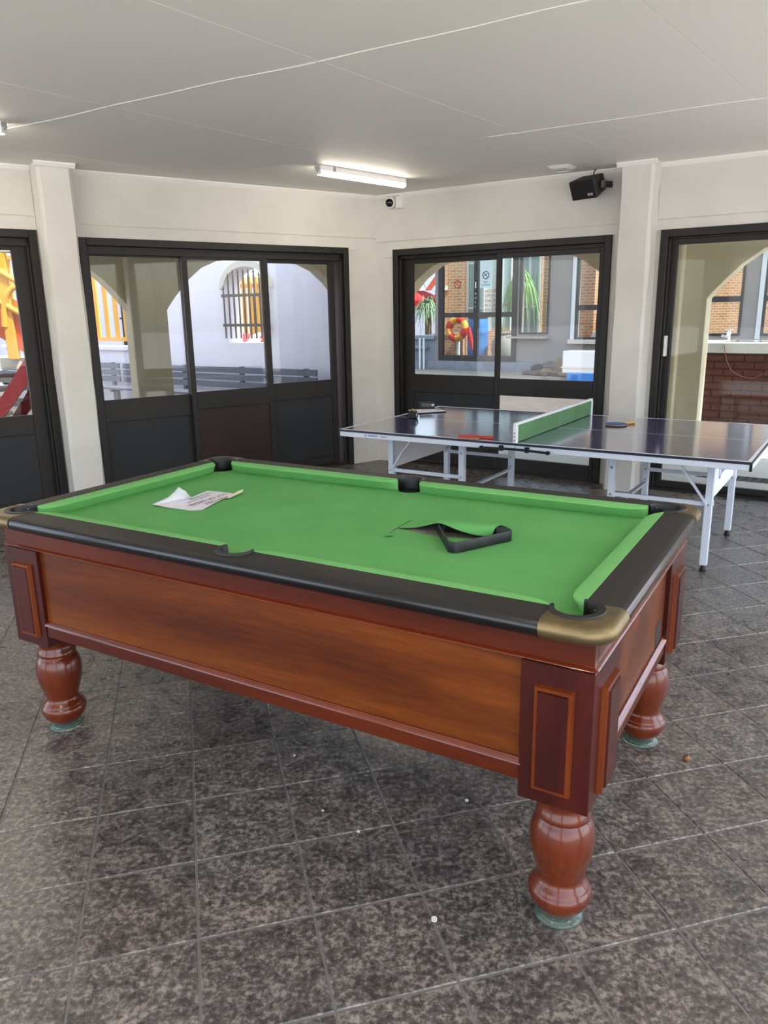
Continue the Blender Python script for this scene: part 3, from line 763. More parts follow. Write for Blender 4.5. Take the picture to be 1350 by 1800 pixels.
# black plastic rack on the torn cloth
def rounded_tri(P, r, n=8):
    out = []
    for i in range(3):
        p = Vector(P[i]); a = (Vector(P[i - 1]) - p).normalized(); b = (Vector(P[(i + 1) % 3]) - p).normalized()
        ang = math.acos(max(-1, min(1, a.dot(b)))) / 2; d = r / math.tan(ang); c = p + (a + b).normalized() * (r / math.sin(ang))
        s, e = p + a * d - c, p + b * d - c
        a0 = math.atan2(s.y, s.x); a1 = math.atan2(e.y, e.x); da = (a1 - a0 + PI) % (2 * PI) - PI
        out += [(c.x + r * math.cos(a0 + da * k / n), c.y + r * math.sin(a0 + da * k / n)) for k in range(n + 1)]
    return out
tri = [(.367, .052), (.532, -.180), (.661, .074)]
rk = MB(); oo = rounded_tri(tri, .024); cxm = sum(p[0] for p in tri) / 3; cym = sum(p[1] for p in tri) / 3
def shrink(d):
    P = []
    for i in range(3):
        p = Vector(tri[i]); c = Vector((cxm, cym)); P.append(tuple(p + (c - p).normalized() * (2 * d)))
    return rounded_tri(P, max(.024 - d, .006))
ii = shrink(.0055); zr0, zr1 = ZB + .0015, ZB + .036
rk.grid([[(p[0], p[1], zr0) for p in ii], [(p[0], p[1], zr0) for p in oo], [(p[0], p[1], zr1 - .003) for p in oo],
         [(p[0] * .7 + q[0] * .3, p[1] * .7 + q[1] * .3, zr1) for p, q in zip(oo, ii)], [(p[0] * .3 + q[0] * .7, p[1] * .3 + q[1] * .7, zr1) for p, q in zip(oo, ii)],
         [(p[0], p[1], zr1 - .003) for p in ii], [(p[0], p[1], zr0) for p in ii]], True)
rko = rk.build('rack', mat('scuffed black plastic', (17, 20, 23), 0.42, c2=(46, 48, 44), nscale=30, nlo=.5, nhi=.8), mtx=PT, smooth=40)
tag(rko, 'black plastic triangle rack lying in the tear of the green cloth', 'rack')

# torn out-of-order notice
pp = empty('paper_notice', PT @ Matrix.Translation((-.68, 0, ZB + .001)), 'torn white paper notice lying upside down on the green cloth', 'paper')
def pl(x, y, z=0.0): return (x + .68, y, z)
nm = MB().add([pl(-.783, -.150, .006), pl(-.700, -.148, .002), pl(-.585, -.140, .001), pl(-.554, -.114, .001), pl(-.590, .02, .004), pl(-.612, .150, .002), pl(-.633, .153, .002), pl(-.700, .150, .003), pl(-.767, .146, .001), pl(-.752, .085, .003), pl(-.737, .026, .004), pl(-.66, -.02, .005)],
              [(0, 1, 11), (1, 2, 11), (2, 3, 11), (3, 4, 11), (4, 5, 11), (5, 6, 11), (6, 7, 11), (7, 8, 11), (8, 9, 11), (9, 10, 11), (10, 0, 11)]).build('sheet', M['paper'], pp)
nm.modifiers.new('thick', 'SOLIDIFY').thickness = 0.0004
cu = MB().grid([[pl(-.783, -.150, .006), pl(-.775, -.118, .012), pl(-.764, -.080, .022), pl(-.752, -.055, .042), pl(-.738, -.045, .060)],
                [pl(-.765, -.118, .005), pl(-.752, -.085, .010), pl(-.742, -.060, .018), pl(-.728, -.050, .036), pl(-.712, -.056, .056)],
                [pl(-.745, -.06, .004), pl(-.728, -.045, .008), pl(-.716, -.04, .014), pl(-.706, -.042, .030), pl(-.690, -.058, .050)],
                [pl(-.738, .0, .004), pl(-.722, -.01, .006), pl(-.712, -.018, .010), pl(-.704, -.028, .022), pl(-.690, -.045, .036)],
                [pl(-.736, .026, .004), pl(-.728, .018, .005), pl(-.718, .006, .007), pl(-.708, -.010, .014), pl(-.698, -.028, .022)]]).build('curled_corner', M['paper'], pp, smooth=60)
cu.modifiers.new('thick', 'SOLIDIFY').thickness = 0.0004
ts = MB().add([pl(-.602, .075, .003), pl(-.580, .070, .004), pl(-.590, .168, .010), pl(-.606, .190, .014), pl(-.618, .176, .010)], [(0, 1, 2, 4), (4, 2, 3)]).build('torn_tape_strip', M['tape'], pp)
ts.modifiers.new('thick', 'SOLIDIFY').thickness = 0.0006
def ptext(body, x0, y0, x1, y1, size, m, z=.0075):
    a = math.atan2(y1 - y0, x1 - x0)
    L_ = math.hypot(x1 - x0, y1 - y0)
    t = text(body, size, m, pp, Matrix.Translation(pl(x0, y0, z)) @ Matrix.Rotation(a, 4, 'Z'), ext=.0002)
    wd = max(v.co.x for v in t.data.vertices)
    if wd > 1e-4:
        t.matrix_local = Matrix.Translation(pl(x0, y0, z)) @ Matrix.Rotation(a, 4, 'Z') @ Matrix.Diagonal((L_ / wd, 1, 1, 1))
ptext('POOL TABLE', -.606, .078, -.598, -.058, .026, M['redink'])
ptext('OUT OF ORDER', -.650, .122, -.640, -.108, .032, M['redink'])
for k, (x0, y0, x1, y1) in enumerate(((-.692, .086, -.672, -.072), (-.722, .112, -.700, -.03))):
    d = Vector((x1 - x0, y1 - y0)); n_ = 13
    mbx = MB()
    for i in range(n_):
        a = i / n_; b = a + .055 + .015 * ((i * 7) % 3 - 1) / 1
        p, q = Vector((x0, y0)) + d * a, Vector((x0, y0)) + d * min(b, 1)
        mbx.bar(pl(p.x, p.y, .0065), pl(q.x, q.y, .0065), .004, .0004)
    mbx.build('small_print', M['greyink'], pp)

# ================================================================== TABLE TENNIS TABLE
TT = frame(0.8402, 4.7935, 0, -0.5685)
tt = empty('table_tennis_table', TT, 'dark blue table tennis table with green net board and white steel legs', 'table')
for s in (-1, 1):
    a, b = (.003, 1.37) if s > 0 else (-1.37, -.003)
    top = MB().box(a, b, 0, 1.525, .7445, .760).build('table_top', M['ttop'], tt, bevel=.001, seg=1)
    MB().box(a, b, 0.0006, .0195, .7595, .7606).build('edge_line', M['white'], top); MB().box(a, b, 1.5055, 1.5244, .7595, .7606).build('edge_line', M['white'], top)
    e = (1.3505, 1.3695) if s > 0 else (-1.3695, -1.3505)
    MB().box(e[0], e[1], .0195, 1.5055, .7595, .7606).build('edge_line', M['white'], top)
    MB().box(a if s > 0 else a + .02, b - .02 if s > 0 else b, .761, .764, .7595, .7604).build('centre_line', M['white'], top)
    ed = MB().box(a, b, -.006, .0, .7455, .7598); ed.box(a, b, 1.525, 1.531, .7455, .7598)
    ex = 1.37 if s > 0 else -1.37
    ed.box(ex, ex + s * .006, -.006, 1.531, .7455, .7598); ed.build('edge_strip', M['ttedge'], top)
    fr = MB().box(a, b, -.003, .022, .7105, .7455); fr.box(a, b, 1.503, 1.528, .7105, .7455); fr.box(ex - s * .022, ex + s * .003, .022, 1.503, .7105, .7455); fr.box(s * .01, s * .03, .022, 1.503, .7105, .7455)
    fr.build('apron', M['ttmetal'], tt, bevel=.002, seg=1)
    for ya, yb in ((-.0075, .008), (1.517, 1.5325)): MB().box(ex - s * .006, ex + s * .0075, ya, yb, .708, .7475).build('corner_cap', M['black'], tt)
    for y in (.325, 1.215):
        for x, foot in ((s * .535, False), (s * 1.125, True)):
            L_ = MB().box(x - .021, x + .021, y - .021, y + .021, .040, .7105)
            lo = L_.build('leg', M['ttmetal'], tt, bevel=.002, seg=1)
            MB().lathe([(.020, 0), (.021, .004), (.013, .022), (.012, .042)], 14, (x, y, 0)).build('foot', M['black'], lo, smooth=40)
            for zz in ((.425,) if foot else (.425, .35, .60)):
                b_ = MB().lathe([(.008, 0), (.008, .003), (.005, .006)], 8).xf(Matrix.Translation((x, y - .021, zz)) @ Matrix.Rotation(PI / 2, 4, 'X')); b_.build('bolt', M['steel'], lo)
        MB().bar((s * .54, y - .002, .425), (s * 1.12, y - .002, .425), .014, .026).build('lower_bar', M['ttmetal'], tt)
        MB().bar((s * 1.118, y - .026, .425), (s * .905, y - .026, .715), .010, .024, (0, 1, 0)).build('folding_brace', M['ttmetal'], tt)
        MB().bar((s * 1.03, y - .034, .545), (s * .985, y - .034, .606), .008, .030, (0, 1, 0)).build('brace_hinge', M['ttmetal'], tt)
        MB().box(s * 1.09, s * 1.152, y - .012, y + .012, .418, .446).build('leg_clip', M['ttmetal'], tt)
    MB().bar((s * .535, .325, .325), (s * .535, 1.215, .325), .030, .016).build('cross_bar', M['ttmetal'], tt)
    MB().bar((s * .06, .75, .70), (s * .53, .75, .70), .03, .02).build('top_rail', M['ttmetal'], tt)
    MB().bar((s * .04, 1.215, .655), (s * .53, 1.215, .655), .012, .026).build('top_rail', M['ttmetal'], tt)
    ep = MB().box(s * 1.118, s * 1.130, .346, 1.194, .44, .709).build('end_panel', M['white'], tt, bevel=.002, seg=1)
    if s > 0:
        em = Matrix.Translation((1.1306, .56, .545)) @ Matrix.Rotation(PI / 2, 4, 'Z') @ Matrix.Rotation(PI / 2, 4, 'X')
        text('SCHILDKRÖT', .058, M['ttblue'], ep, em @ Matrix.Translation((.10, .008, 0)))
        MB().lathe([(.030, 0), (.045, 0), (.045, .0006), (.030, .0006)], 24, cap=False).xf(em @ Matrix.Translation((.045, .028, 0))).build('logo_ring', M['ttblue'], ep)
        MB().add([(1.1307, .346, .44), (1.1307, .47, .44), (1.1307, .40, .49), (1.1307, .36, .55), (1.1307, .346, .60)], [(0, 1, 2, 3, 4)]).build('blue_swoosh', M['ttblue'], ep, fix=False)
        MB().add([(1.1307, 1.194, .709), (1.1307, 1.05, .709), (1.1307, 1.13, .66), (1.1307, 1.194, .58)], [(0, 1, 2, 3)]).build('blue_swoosh', M['ttblue'], ep, fix=False)
# printing on the near apron
ax = Matrix.Translation((-1.118, -.0036, .7245)) @ Matrix.Rotation(PI / 2, 4, 'X')
text('SCHILDKRÖT', .0165, M['ttblue'], tt, ax, sx=.78)
text('POWERSTAR', .009, M['greyink'], tt, Matrix.Translation((-1.012, -.0036, .726)) @ Matrix.Rotation(PI / 2, 4, 'X'))
lg_ = MB().lathe([(.006, 0), (.011, 0), (.011, .0006), (.006, .0006)], 4, cap=False).xf(Matrix.Translation((-1.140, -.0034, .7305)) @ Matrix.Rotation(PI / 2, 4, 'X'))
lg_.build('logo_mark', M['ttblue'], tt)
# net board and clamps
nb_ = empty('net_board', TT @ Matrix.Translation((0, 0, .7607)), 'green net board with white edges standing across the blue table', 'net')
MB().box(-.007, .007, .02, 1.505, .004, .112).build('board', M['netgreen'], nb_)
MB().box(-.010, .010, -.012, 1.537, .112, .128).build('top_strip', M['white'], nb_, bevel=.002, seg=1)
for y in ((-.014, .018), (1.507, 1.539)):
    eo = MB().box(-.012, .012, y[0], y[1], .0, .112).build('end_post', M['white'], nb_, bevel=.002, seg=1)
    if y[0] < 0:
        for zz in (.018, .042, .066):
            b_ = MB().lathe([(.0055, 0), (.0055, .002), (.003, .003)], 10).xf(Matrix.Translation((0, -.014, zz)) @ Matrix.Rotation(PI / 2, 4, 'X')); b_.build('screw', M['steel'], eo)
clp = empty('net_clamp', TT @ Matrix.Translation((0, -.02, .72)), 'long black clamp bar under the near end of the green net', 'clamp')
for s in (-1, 1):
    MB().bar((0, 0, .004), (s * .225, 0, -.002), .014, .014).build('clamp_arm', M['black'], clp, bevel=.002)
    MB().box(s * .075, s * .10, -.008, .014, -.012, .022).build('clamp_block', M['black'], clp, bevel=.002)
    MB().lathe([(.013, -.008), (.013, .008)], 16).xf(Matrix.Translation((s * .226, 0, -.002)) @ Matrix.Rotation(PI / 2, 4, 'X')).build('clamp_eye', M['black'], clp, smooth=40)
    MB().lathe([(.006, -.010), (.006, .0)], 12).xf(Matrix.Translation((s * .226, 0, -.002)) @ Matrix.Rotation(PI / 2, 4, 'X')).build('rivet', M['white'], clp)
# bats
def bat(name, mtx, face, handle, label):
    r = empty(name, mtx, label, 'bat')
    outl = []
    for k in range(33):
        t = math.radians(35) + (2 * PI - math.radians(70)) * k / 32
        outl.append((.079 * math.cos(t), .075 * math.sin(t)))
    outl = [(.085, .013)] + [(x, y) for x, y in outl] + [(.085, -.013)]
    MB().prism(outl, .0, .004).build('blade', M['batwood'], r, bevel=.001, seg=1)
    MB().prism([(x * .985, y * .985) for x, y in outl[1:-1]], .004, .0085).build('rubber_face', face, r, bevel=.001, seg=1)
    MB().grid([[(x, w_ * c, .006 + h_ * s_) for c, s_ in [(math.cos(2 * PI * k / 10), math.sin(2 * PI * k / 10)) for k in range(10)]] for x, w_, h_ in ((.066, .009, .005), (.075, .013, .010), (.12, .0125, .011), (.16, .0145, .012), (.168, .010, .008))], True).build('grip', handle, r, smooth=40)
    return r
bat('red_bat', TT @ loc(-.345, .045, .766, .02), M['red'], M['red'], 'red table tennis bat lying near the net at the front edge')
bat('blue_bat', TT @ loc(.345, 1.03, .766, .95), M['blue'], M['batwood'], 'blue table tennis bat with wooden grip beyond the net')
# tape measure, clipboard with paper, small black box
tm = empty('tape_measure', TT @ loc(-1.17, .72, .7608, .15), 'black and yellow tape measure at the left edge of the blue table', 'tape measure')
body = [(-.036, .004), (-.036, .045), (-.026, .062), (-.008, .070), (.014, .068), (.030, .056), (.037, .036), (.037, .004), (.030, 0), (-.030, 0)]
MB().prism(body, -.018, .018, 'y').build('case', M['black'], tm, bevel=.005)
MB().prism([(-.024, .066), (-.008, .0735), (.014, .0715), (.028, .061), (.024, .055), (.012, .063), (-.006, .066), (-.02, .059)], -.0195, .0195, 'y').build('yellow_top', mat('olive yellow plastic', (150, 140, 50), .4), tm, bevel=.002)
MB().box(.034, .0385, -.0185, .0185, .02, .045).build('silver_badge', M['steel'], tm)
MB().tube([(-.036, 0, .03), (-.05, 0, .018), (-.044, -.01, .004), (-.06, -.02, .002)], .004, 6).build('strap', M['black'], tm)
cbd = empty('clipboard', TT @ loc(-1.275, 1.13, .7608, .9), 'dark clipboard with white sheets on the blue table behind the tape measure', 'clipboard')
MB().box(-.135, .135, -.10, .10, 0, .007).build('board', M['black'], cbd, bevel=.002)
MB().box(-.128, .13, -.095, .095, .007, .012).build('paper_sheets', M['paper'], cbd)
MB().box(.09, .125, -.05, .05, .012, .017).build('clip', M['steel'], cbd)
bx = empty('small_black_box', TT @ loc(-1.325, 1.225, .7728, .62), 'small black radio box standing on the clipboard papers', 'device')
MB().box(-.064, .064, -.022, .022, 0, .058).build('case', M['black'], bx, bevel=.004)
MB().box(-.052, .030, -.0235, -.021, .012, .050).build('display', mat('dark display', (22, 26, 40), .15), bx)
MB().lathe([(.014, 0), (.014, .003), (.010, .005)], 16).xf(Matrix.Translation((.047, -.022, .032)) @ Matrix.Rotation(PI / 2, 4, 'X')).build('knob', M['steel'], bx)

# ================================================================== CEILING AND WALL FITTINGS
def batten(mtx, L_, label, power=1.0):
    r = empty('batten_light', mtx, label, 'ceiling light')
    MB().box(-L_ / 2, L_ / 2, -.034, .034, -.042, 0).build('housing', M['ivory'], r, bevel=.003)
    dm = MB(); rows = []
    for x in (-L_ / 2 + .012, L_ / 2 - .006):
        rows.append([(x, .031 * math.cos(PI * k / 10), -.042 - .034 * max(0.0, math.sin(PI * k / 10)) ** .8) for k in range(11)])
    dm.grid(rows); dm.f.append(tuple(range(11))); dm.f.append(tuple(range(21, 10, -1)))
    dm.build('diffuser', M['lampon'], r, smooth=50)
    for s in (-1, 1):
        ec = MB().box(s * L_ / 2, s * (L_ / 2 - .013), -.037, .037, -.072, .0).build('end_cap', M['ivory'], r, bevel=.006)
    MB().prism([(0, .012), (.009, -.006), (-.009, -.006)], -L_ / 2 - .0008, -L_ / 2, 'x').xf(Matrix.Translation((0, 0, -.045))).build('warning_mark', M['greyink'], r)
    MB().box(-L_ / 2 + .14, -L_ / 2 + .17, -.036, -.0335, -.04, -.004).build('clip', M['steel'], r)
    return r
batten(frame(-.13, 6.93, H, math.radians(46)), 1.02, 'lit white batten light on the ceiling near the corner')
batten(frame(-2.845, 5.04, H, math.radians(176)), 1.24, 'lit white batten light cut by the left edge of the picture')
batten(frame(2.4, 1.0, H, math.radians(46)), 1.24, 'added fill light shaped as a batten on the ceiling behind and right of the camera')  # lamp added out of view to brighten the room
batten(frame(-1.2, .2, H, math.radians(46)), 1.24, 'added fill light shaped as a batten on the ceiling behind and left of the camera')  # second unseen lamp, added for more light indoors
# security camera on the right wall
cc = empty('security_camera', FB @ loc(.24, -.0, 2.63), 'white turret security camera high in the corner', 'camera')
MB().box(.045, .115, -.075, .0, -.055, .055).build('junction_box', M['ivory'], cc, bevel=.006)
tu = Matrix.Translation((-.015, -.085, .0)) @ Matrix.Rotation(math.radians(22), 4, 'Z') @ Matrix.Rotation(math.radians(102), 4, 'X')
MB().lathe([(.050, -.085), (.056, -.07), (.058, -.02), (.056, .0), (.046, .012)], 28).xf(tu).build('turret', M['ivory'], cc, smooth=40)
MB().lathe([(.040, .008), (.040, .016), (.034, .026), (.02, .034), (.004, .037)], 24).xf(tu).build('lens_dome', mat('dark lens', (24, 20, 20), .12), cc, smooth=50)
MB().tube([(.08, -.05, .055), (.07, -.05, .07), (.09, -.01, .085)], .008, 6).build('cable', M['ivory'], cc)
# loudspeaker
sp = empty('loudspeaker', FB @ loc(2.285, -.17, 2.575, -.30, 0, 0) , 'black loudspeaker hung high on the right wall beside the pillar', 'speaker')
tilt = Matrix.Rotation(math.radians(24), 4, 'X')
spb = MB().add([(-.125, -.085, -.08), (.125, -.085, -.08), (.105, .085, -.062), (-.105, .085, -.062), (-.125, -.085, .08), (.125, -.085, .08), (.105, .085, .068), (-.105, .085, .068)],
         [(3, 2, 1, 0), (4, 5, 6, 7), (0, 1, 5, 4), (1, 2, 6, 5), (2, 3, 7, 6), (3, 0, 4, 7)]).xf(tilt)
spb.build('cabinet', mat('speaker cabinet', (38, 34, 31), .55), sp, bevel=.01)
MB().box(-.121, .121, -.094, -.083, -.076, .076).xf(tilt).build('grille', mat('speaker grille', (12, 12, 14), .7), sp, bevel=.006)
text('BOSE', .026, M['white'], sp, tilt @ Matrix.Translation((.045, -.0945, -.050)) @ Matrix.Rotation(PI / 2, 4, 'X'), ext=.0006, sx=.85)
MB().bar((.118, .0, .0), (.15, .02, .0), .05, .055).build('side_bracket', mat('bracket', (60, 58, 54), .5), sp, bevel=.004)
MB().bar((.14, .02, 0), (.09, .19, .02), .02, .05).build('wall_arm', M['black'], sp)
MB().tube([(0, .05, .06), (-.005, .07, .12), (-.005, .10, .150)], .005, 6).build('cable', M['black'], sp)
# white ceiling plate
cv = empty('ceiling_plate', frame(1.52, 6.83, H, -.55), 'white square mounting plate on the ceiling near the loudspeaker', 'ceiling plate')
MB().frustum(-.10, .10, -.10, .10, 0, -.022, .03, 'z').build('plate', M['ivory'], cv, bevel=.003)
MB().box(-.045, .045, -.05, .03, -.030, -.020).build('cover', mat('grey plate cover', (176, 174, 170), .5), cv, bevel=.003)
MB().tube([(-.06, .04, -.024), (-.02, .055, -.03), (.05, .05, -.026)], .005, 6).build('wire', M['ivory'], cv)

# crumbs on the floor
for (x, y, r_, lab) in ((-.346, 2.5, .006, 'tiny white scrap on the floor under the pool table, farthest from the camera'), (-.218, 2.174, .005, 'tiny white crumb on the dark floor tiles, middle of the three under the table edge'),
                      (-.098, 2.066, .0065, 'tiny white crumb on the tiles, nearest of three under the table edge'), (.116, 1.702, .011, 'pale flat scrap on the floor left of the near table leg'), (.259, 2.215, .007, 'white scrap on the tiles behind the near table leg')):
    vs = []
    mb = MB(); n = 7
    top_ = [(r_ * random.uniform(.7, 1.1) * math.cos(2 * PI * k / n), r_ * random.uniform(.7, 1.1) * math.sin(2 * PI * k / n)) for k in range(n)]
    mb.prism(top_, 0, r_ * .35)
    tag(mb.build('floor_scrap', mat('scrap white', (214, 212, 206), .8), mtx=frame(x, y, .0002, random.uniform(0, 3))), lab, 'scrap', 'white scraps on the floor')
nu = empty('brown_nut', frame(1.074, 2.424, .0, .4), 'small brown nut on the floor right of the pool table', 'nut')
MB().lathe([(.001, 0), (.008, .001), (.0115, .007), (.011, .013), (.007, .019), (.002, .021)], 14).build('shell', mat('brown shell', (142, 88, 44), .4), nu, smooth=60)
MB().lathe([(.003, .0205), (.0022, .024), (.0008, .025)], 8).build('stem', mat('dark stem', (70, 44, 26), .6), nu, smooth=60)
lf = MB().grid([[(-.03, .0, .004), (-.015, .006, .010), (0, .007, .012), (.015, .004, .008)], [(-.03, -.002, .004), (-.015, -.010, .006), (0, -.012, .010), (.015, -.004, .008)]])
tag(lf.build('dry_leaf', mat('dry leaf', (178, 122, 50), .7), mtx=TT @ loc(-.16, 1.45, .0, .5), smooth=60), 'dry orange leaf on the floor behind the table tennis table', 'leaf')

# ================================================================== OUTSIDE, LEFT: lilac wall, benches, railing, stair
def arch_pts(c, half, spring, crest, n=18):
    return [(c + half * math.cos(PI * (1 - k / n)), spring + (crest - spring) * math.sin(PI * k / n)) for k in range(n + 1)]
wl = [(-6.35, -0.15), (-1.40, -0.15), (-1.40, 4.2), (-6.35, 4.2)]
wx0, wx1, wz0, wsp, wcr = -4.20, -3.30, 1.15, 1.98, 2.27
hole_ = [(wx0, wz0)] + arch_pts((wx0 + wx1) / 2, (wx1 - wx0) / 2, wsp, wcr)[0:] + [(wx1, wz0)]
lm = MB()
lm.box(-6.35, wx0, 2.0, 2.32, -0.15, 4.2); lm.box(wx1, -1.40, 2.0, 2.32, -0.15, 4.2); lm.box(wx0, wx1, 2.0, 2.32, -0.15, wz0)
lm.prism(arch_pts((wx0 + wx1) / 2, (wx1 - wx0) / 2, wsp, wcr) + [(wx1, 4.2), (wx0, 4.2)], 2.0, 2.32, 'y')
tag(lm.build('wall_courtyard', M['lav'], mtx=FB), 'lilac white courtyard wall with an arched barred opening', 'wall', kind='structure')
ci = arch_pts((wx0 + wx1) / 2, (wx1 - wx0) / 2 + .005, wsp, wcr + .005); co = arch_pts((wx0 + wx1) / 2, (wx1 - wx0) / 2 + .10, wsp - .02, wcr + .10)
hd = MB().prism(co + ci[::-1], 1.965, 2.01, 'y')
win = empty('window_1', FB, 'arched window opening with dark iron bars in the lilac wall', 'window', kind='structure')
hd.build('arch_moulding', M['reveal'], win)
for k in range(9):
    x = wx0 + .02 + k * .107
    top_ = wsp + (wcr - wsp) * math.sqrt(max(0, 1 - ((x - (wx0 + wx1) / 2) / .46) ** 2)) - .02 + .0 * k
    top_ = min(top_, 2.22) if 0 < k < 8 else 1.99
    MB().bar((x, 1.94, 1.22), (x, 1.94, top_ - .06), .020, .020).build('iron_bar', M['iron'], win)
    MB().lathe([(.006, 0), (.018, .03), (.003, .085)], 6, (x, 1.94, top_ - .06)).build('spear_tip', M['iron'], win)
for z in (1.42, 1.86):
    MB().box(wx0 - .02, wx1 + .02, 1.925, 1.955, z - .022, z + .022).build('iron_rail', M['iron'], win)
# low wall with coping and yellow railing
lw = MB().box(-10.5, -6.35, 2.0, 2.3, -.15, 1.0).box(-10.5, -6.32, 1.94, 2.36, 1.0, 1.07)
tag(lw.build('wall_low', M['lav'], mtx=FB, bevel=.01), 'low lilac wall with a flat coping under the yellow railing', 'wall', kind='structure')
rl = empty('yellow_railing', FB @ loc(-6.5, 2.15, 1.07), 'yellow steel railing on the low white wall beyond the left arch', 'railing')
MB().box(-3.9, .02, -.03, .03, .08, .15).build('bottom_rail', M['yellow'], rl); MB().box(-3.9, .02, -.03, .03, 1.62, 1.69).build('top_rail', M['yellow'], rl)
for k in range(15):
    MB().box(-.06 - .262 * k - .03, -.06 - .262 * k + .03, -.03, .03, .15, 1.62).build('bar', M['yellow'], rl)
for k in (0, 7, 14): MB().box(-.06 - .262 * k - .04, -.06 - .262 * k + .04, -.045, .045, 0, .09).build('post_foot', M['yellow'], rl)
bwl = MB().box(-20, -9.5, 7.0, 7.3, -.15, 6.0)
tag(bwl.build('wall_behind_railing', M['lav'], mtx=FB), 'pale house wall behind the yellow railing', 'wall', kind='structure')
dp = empty('drain_pipe', FB @ loc(-13.0, 6.93, -.1), 'dark drain pipe on the pale wall behind the yellow railing', 'pipe')
MB().tube([(0, 0, 0), (0, 0, 5.8)], .045, 10).build('pipe', M['iron'], dp, smooth=50)
for z in (1.6, 2.9): MB().box(-.08, .08, -.06, .08, z, z + .05).build('bracket', M['iron'], dp)
# what is seen through the barred window
hp = empty('folded_flags', FB @ loc(-4.6, 3.2, -.02), 'heap of red, blue and white cloth beyond the barred window', 'cloth heap')
MB().box(-.9, .9, -.35, .35, 0, 1.12).build('trestle', M['iron'], hp, bevel=.02)
def lump(sx, sy, sz, seed):
    rnd = random.Random(seed); rows = []
    for i in range(7):
        th = PI / 2 * i / 6; rows.append([(sx * math.cos(th) * math.cos(2 * PI * k / 14) * rnd.uniform(.85, 1.1), sy * math.cos(th) * math.sin(2 * PI * k / 14) * rnd.uniform(.85, 1.1), sz * math.sin(th) * rnd.uniform(.85, 1.05)) for k in range(14)])
    return MB().grid(rows, True)
for x, sx, sz, m_, sd in ((-.45, .34, .17, 'redcloth', 1), (.0, .40, .13, 'bluebin', 2), (.05, .25, .20, 'white', 3), (.5, .42, .16, 'iron', 4), (.2, .2, .24, 'redcloth', 6)):
    b_ = lump(sx, .3, sz, sd).xf(Matrix.Translation((x, random.uniform(-.05, .05), 1.1))); b_.build('folded_cloth', M[m_], hp, smooth=80)
ys = empty('slatted_screen', FB @ loc(-5.85, 4.6, -.02), 'yellow slatted screen seen through the barred window', 'screen')
for k in range(6): MB().box(-.8 + k * .16, -.8 + k * .16 + .09, -.02, .02, .1, 2.3).build('slat', M['yellow'], ys)
for z in (.3, 2.1): MB().box(-.85, .15, .02, .05, z, z + .08).build('rail', M['yellow'], ys)
dk = empty('dark_cabinet', FB @ loc(-6.35, 5.4, -.02), 'dark tall cabinet beyond the barred window', 'cabinet')
MB().box(-.35, .35, -.2, .2, 0, 2.0).build('carcass', M['iron'], dk, bevel=.01)
for s in (-1, 1): MB().box(s * .02, s * .33, -.215, -.2, .08, 1.94).build('cabinet_door', M['board'], dk)
# benches
def bench(mtx, L_, label):
    r = empty('slatted_bench', mtx, label, 'bench', 'slatted benches along the lilac wall')
    for z in (.55, .665, .775): MB().box(-L_ / 2, L_ / 2, -.012, .018, z - .045, z + .045).build('back_slat', M['benchslat'], r)
    for y in (-.42, -.30, -.18): MB().box(-L_ / 2, L_ / 2, y - .05, y + .05, .43, .46).build('seat_slat', M['benchslat'], r)
    n = max(2, round(L_ / 1.4))
    for k in range(n + 1):
        x = -L_ / 2 + .22 + (L_ - .44) * k / n
        MB().box(x - .035, x + .035, .018, .06, 0, .83).build('back_post', M['benchslat'], r)
        MB().box(x - .03, x + .03, -.36, -.30, 0, .40).build('front_leg', M['benchslat'], r)
        MB().box(x - .03, x + .03, -.46, .018, .39, .43).build('seat_bearer', M['benchslat'], r)
    return r
bench(FB @ loc(-4.33, 1.70, -.02), 4.24, 'long grey slatted bench in front of the lilac white wall')
bench(FB @ loc(-8.75, 1.70, -.02), 4.4, 'grey slatted bench farther left under the yellow railing')
# steel stair seen through the far left door
st_ = empty('steel_stair', frame(-4.6, 9.8, -.02, .12), 'red and orange steel stair with beige treads beyond the far left door', 'stair')
MB().prism([(-.78, -.1), (-.62, -.1), (.30, 1.04), (.30, 1.22), (.20, 1.22)], -.03, .03, 'y').build('red_stringer', M['maroon'], st_)
MB().prism([(-.78, -.1), (-.62, -.1), (.30, 1.04), (.30, 1.22), (.20, 1.22)], 1.07, 1.13, 'y').build('red_stringer', M['maroon'], st_)
for k in range(6):
    z = .16 + .178 * k; x = -.66 + .152 * k
    MB().box(x - .40, x + .02, .04, 1.06, z - .05, z).build('tread', M['concrete'], st_)
ld = MB().box(-1.6, .30, 0, 1.1, 1.04, 1.10).build('landing', M['concrete'], st_)
MB().box(-1.6, .30, -.02, .0, .98, 1.12).build('landing_edge', M['reveal'], st_)
MB().prism([(-1.7, 2.75), (-1.7, 2.5), (.30, 1.06), (.30, 1.56)], -.06, -.02, 'y').build('orange_stringer', M['orange'], st_)
MB().box(-.06, .06, -.10, .0, 1.10, 3.2).build('yellow_post', M['yellow'], st_, bevel=.01)
for k in range(3):
    MB().tube([(-1.7, -.10, 3.7 - .42 * k), (.25, -.10, 2.35 - .38 * k)], .035, 8).build('hand_rail', M['yellow'], st_, smooth=50)
MB().tube([(.22, -.10, 1.98), (.10, -.10, 1.96), (.0, -.10, 1.84), (-.03, -.10, 1.70), (-.05, -.10, 1.5)], .04, 8).build('curved_rail', M['yellow'], st_, smooth=50)
MB().prism([(-1.7, 2.75), (.2, 1.60), (.2, 1.75), (-1.7, 2.95)], -.04, -.03, 'y').build('yellow_plate', M['yellow'], st_)
sw = MB().box(-18, -1.5, 13.2, 13.5, -.15, 6.5)
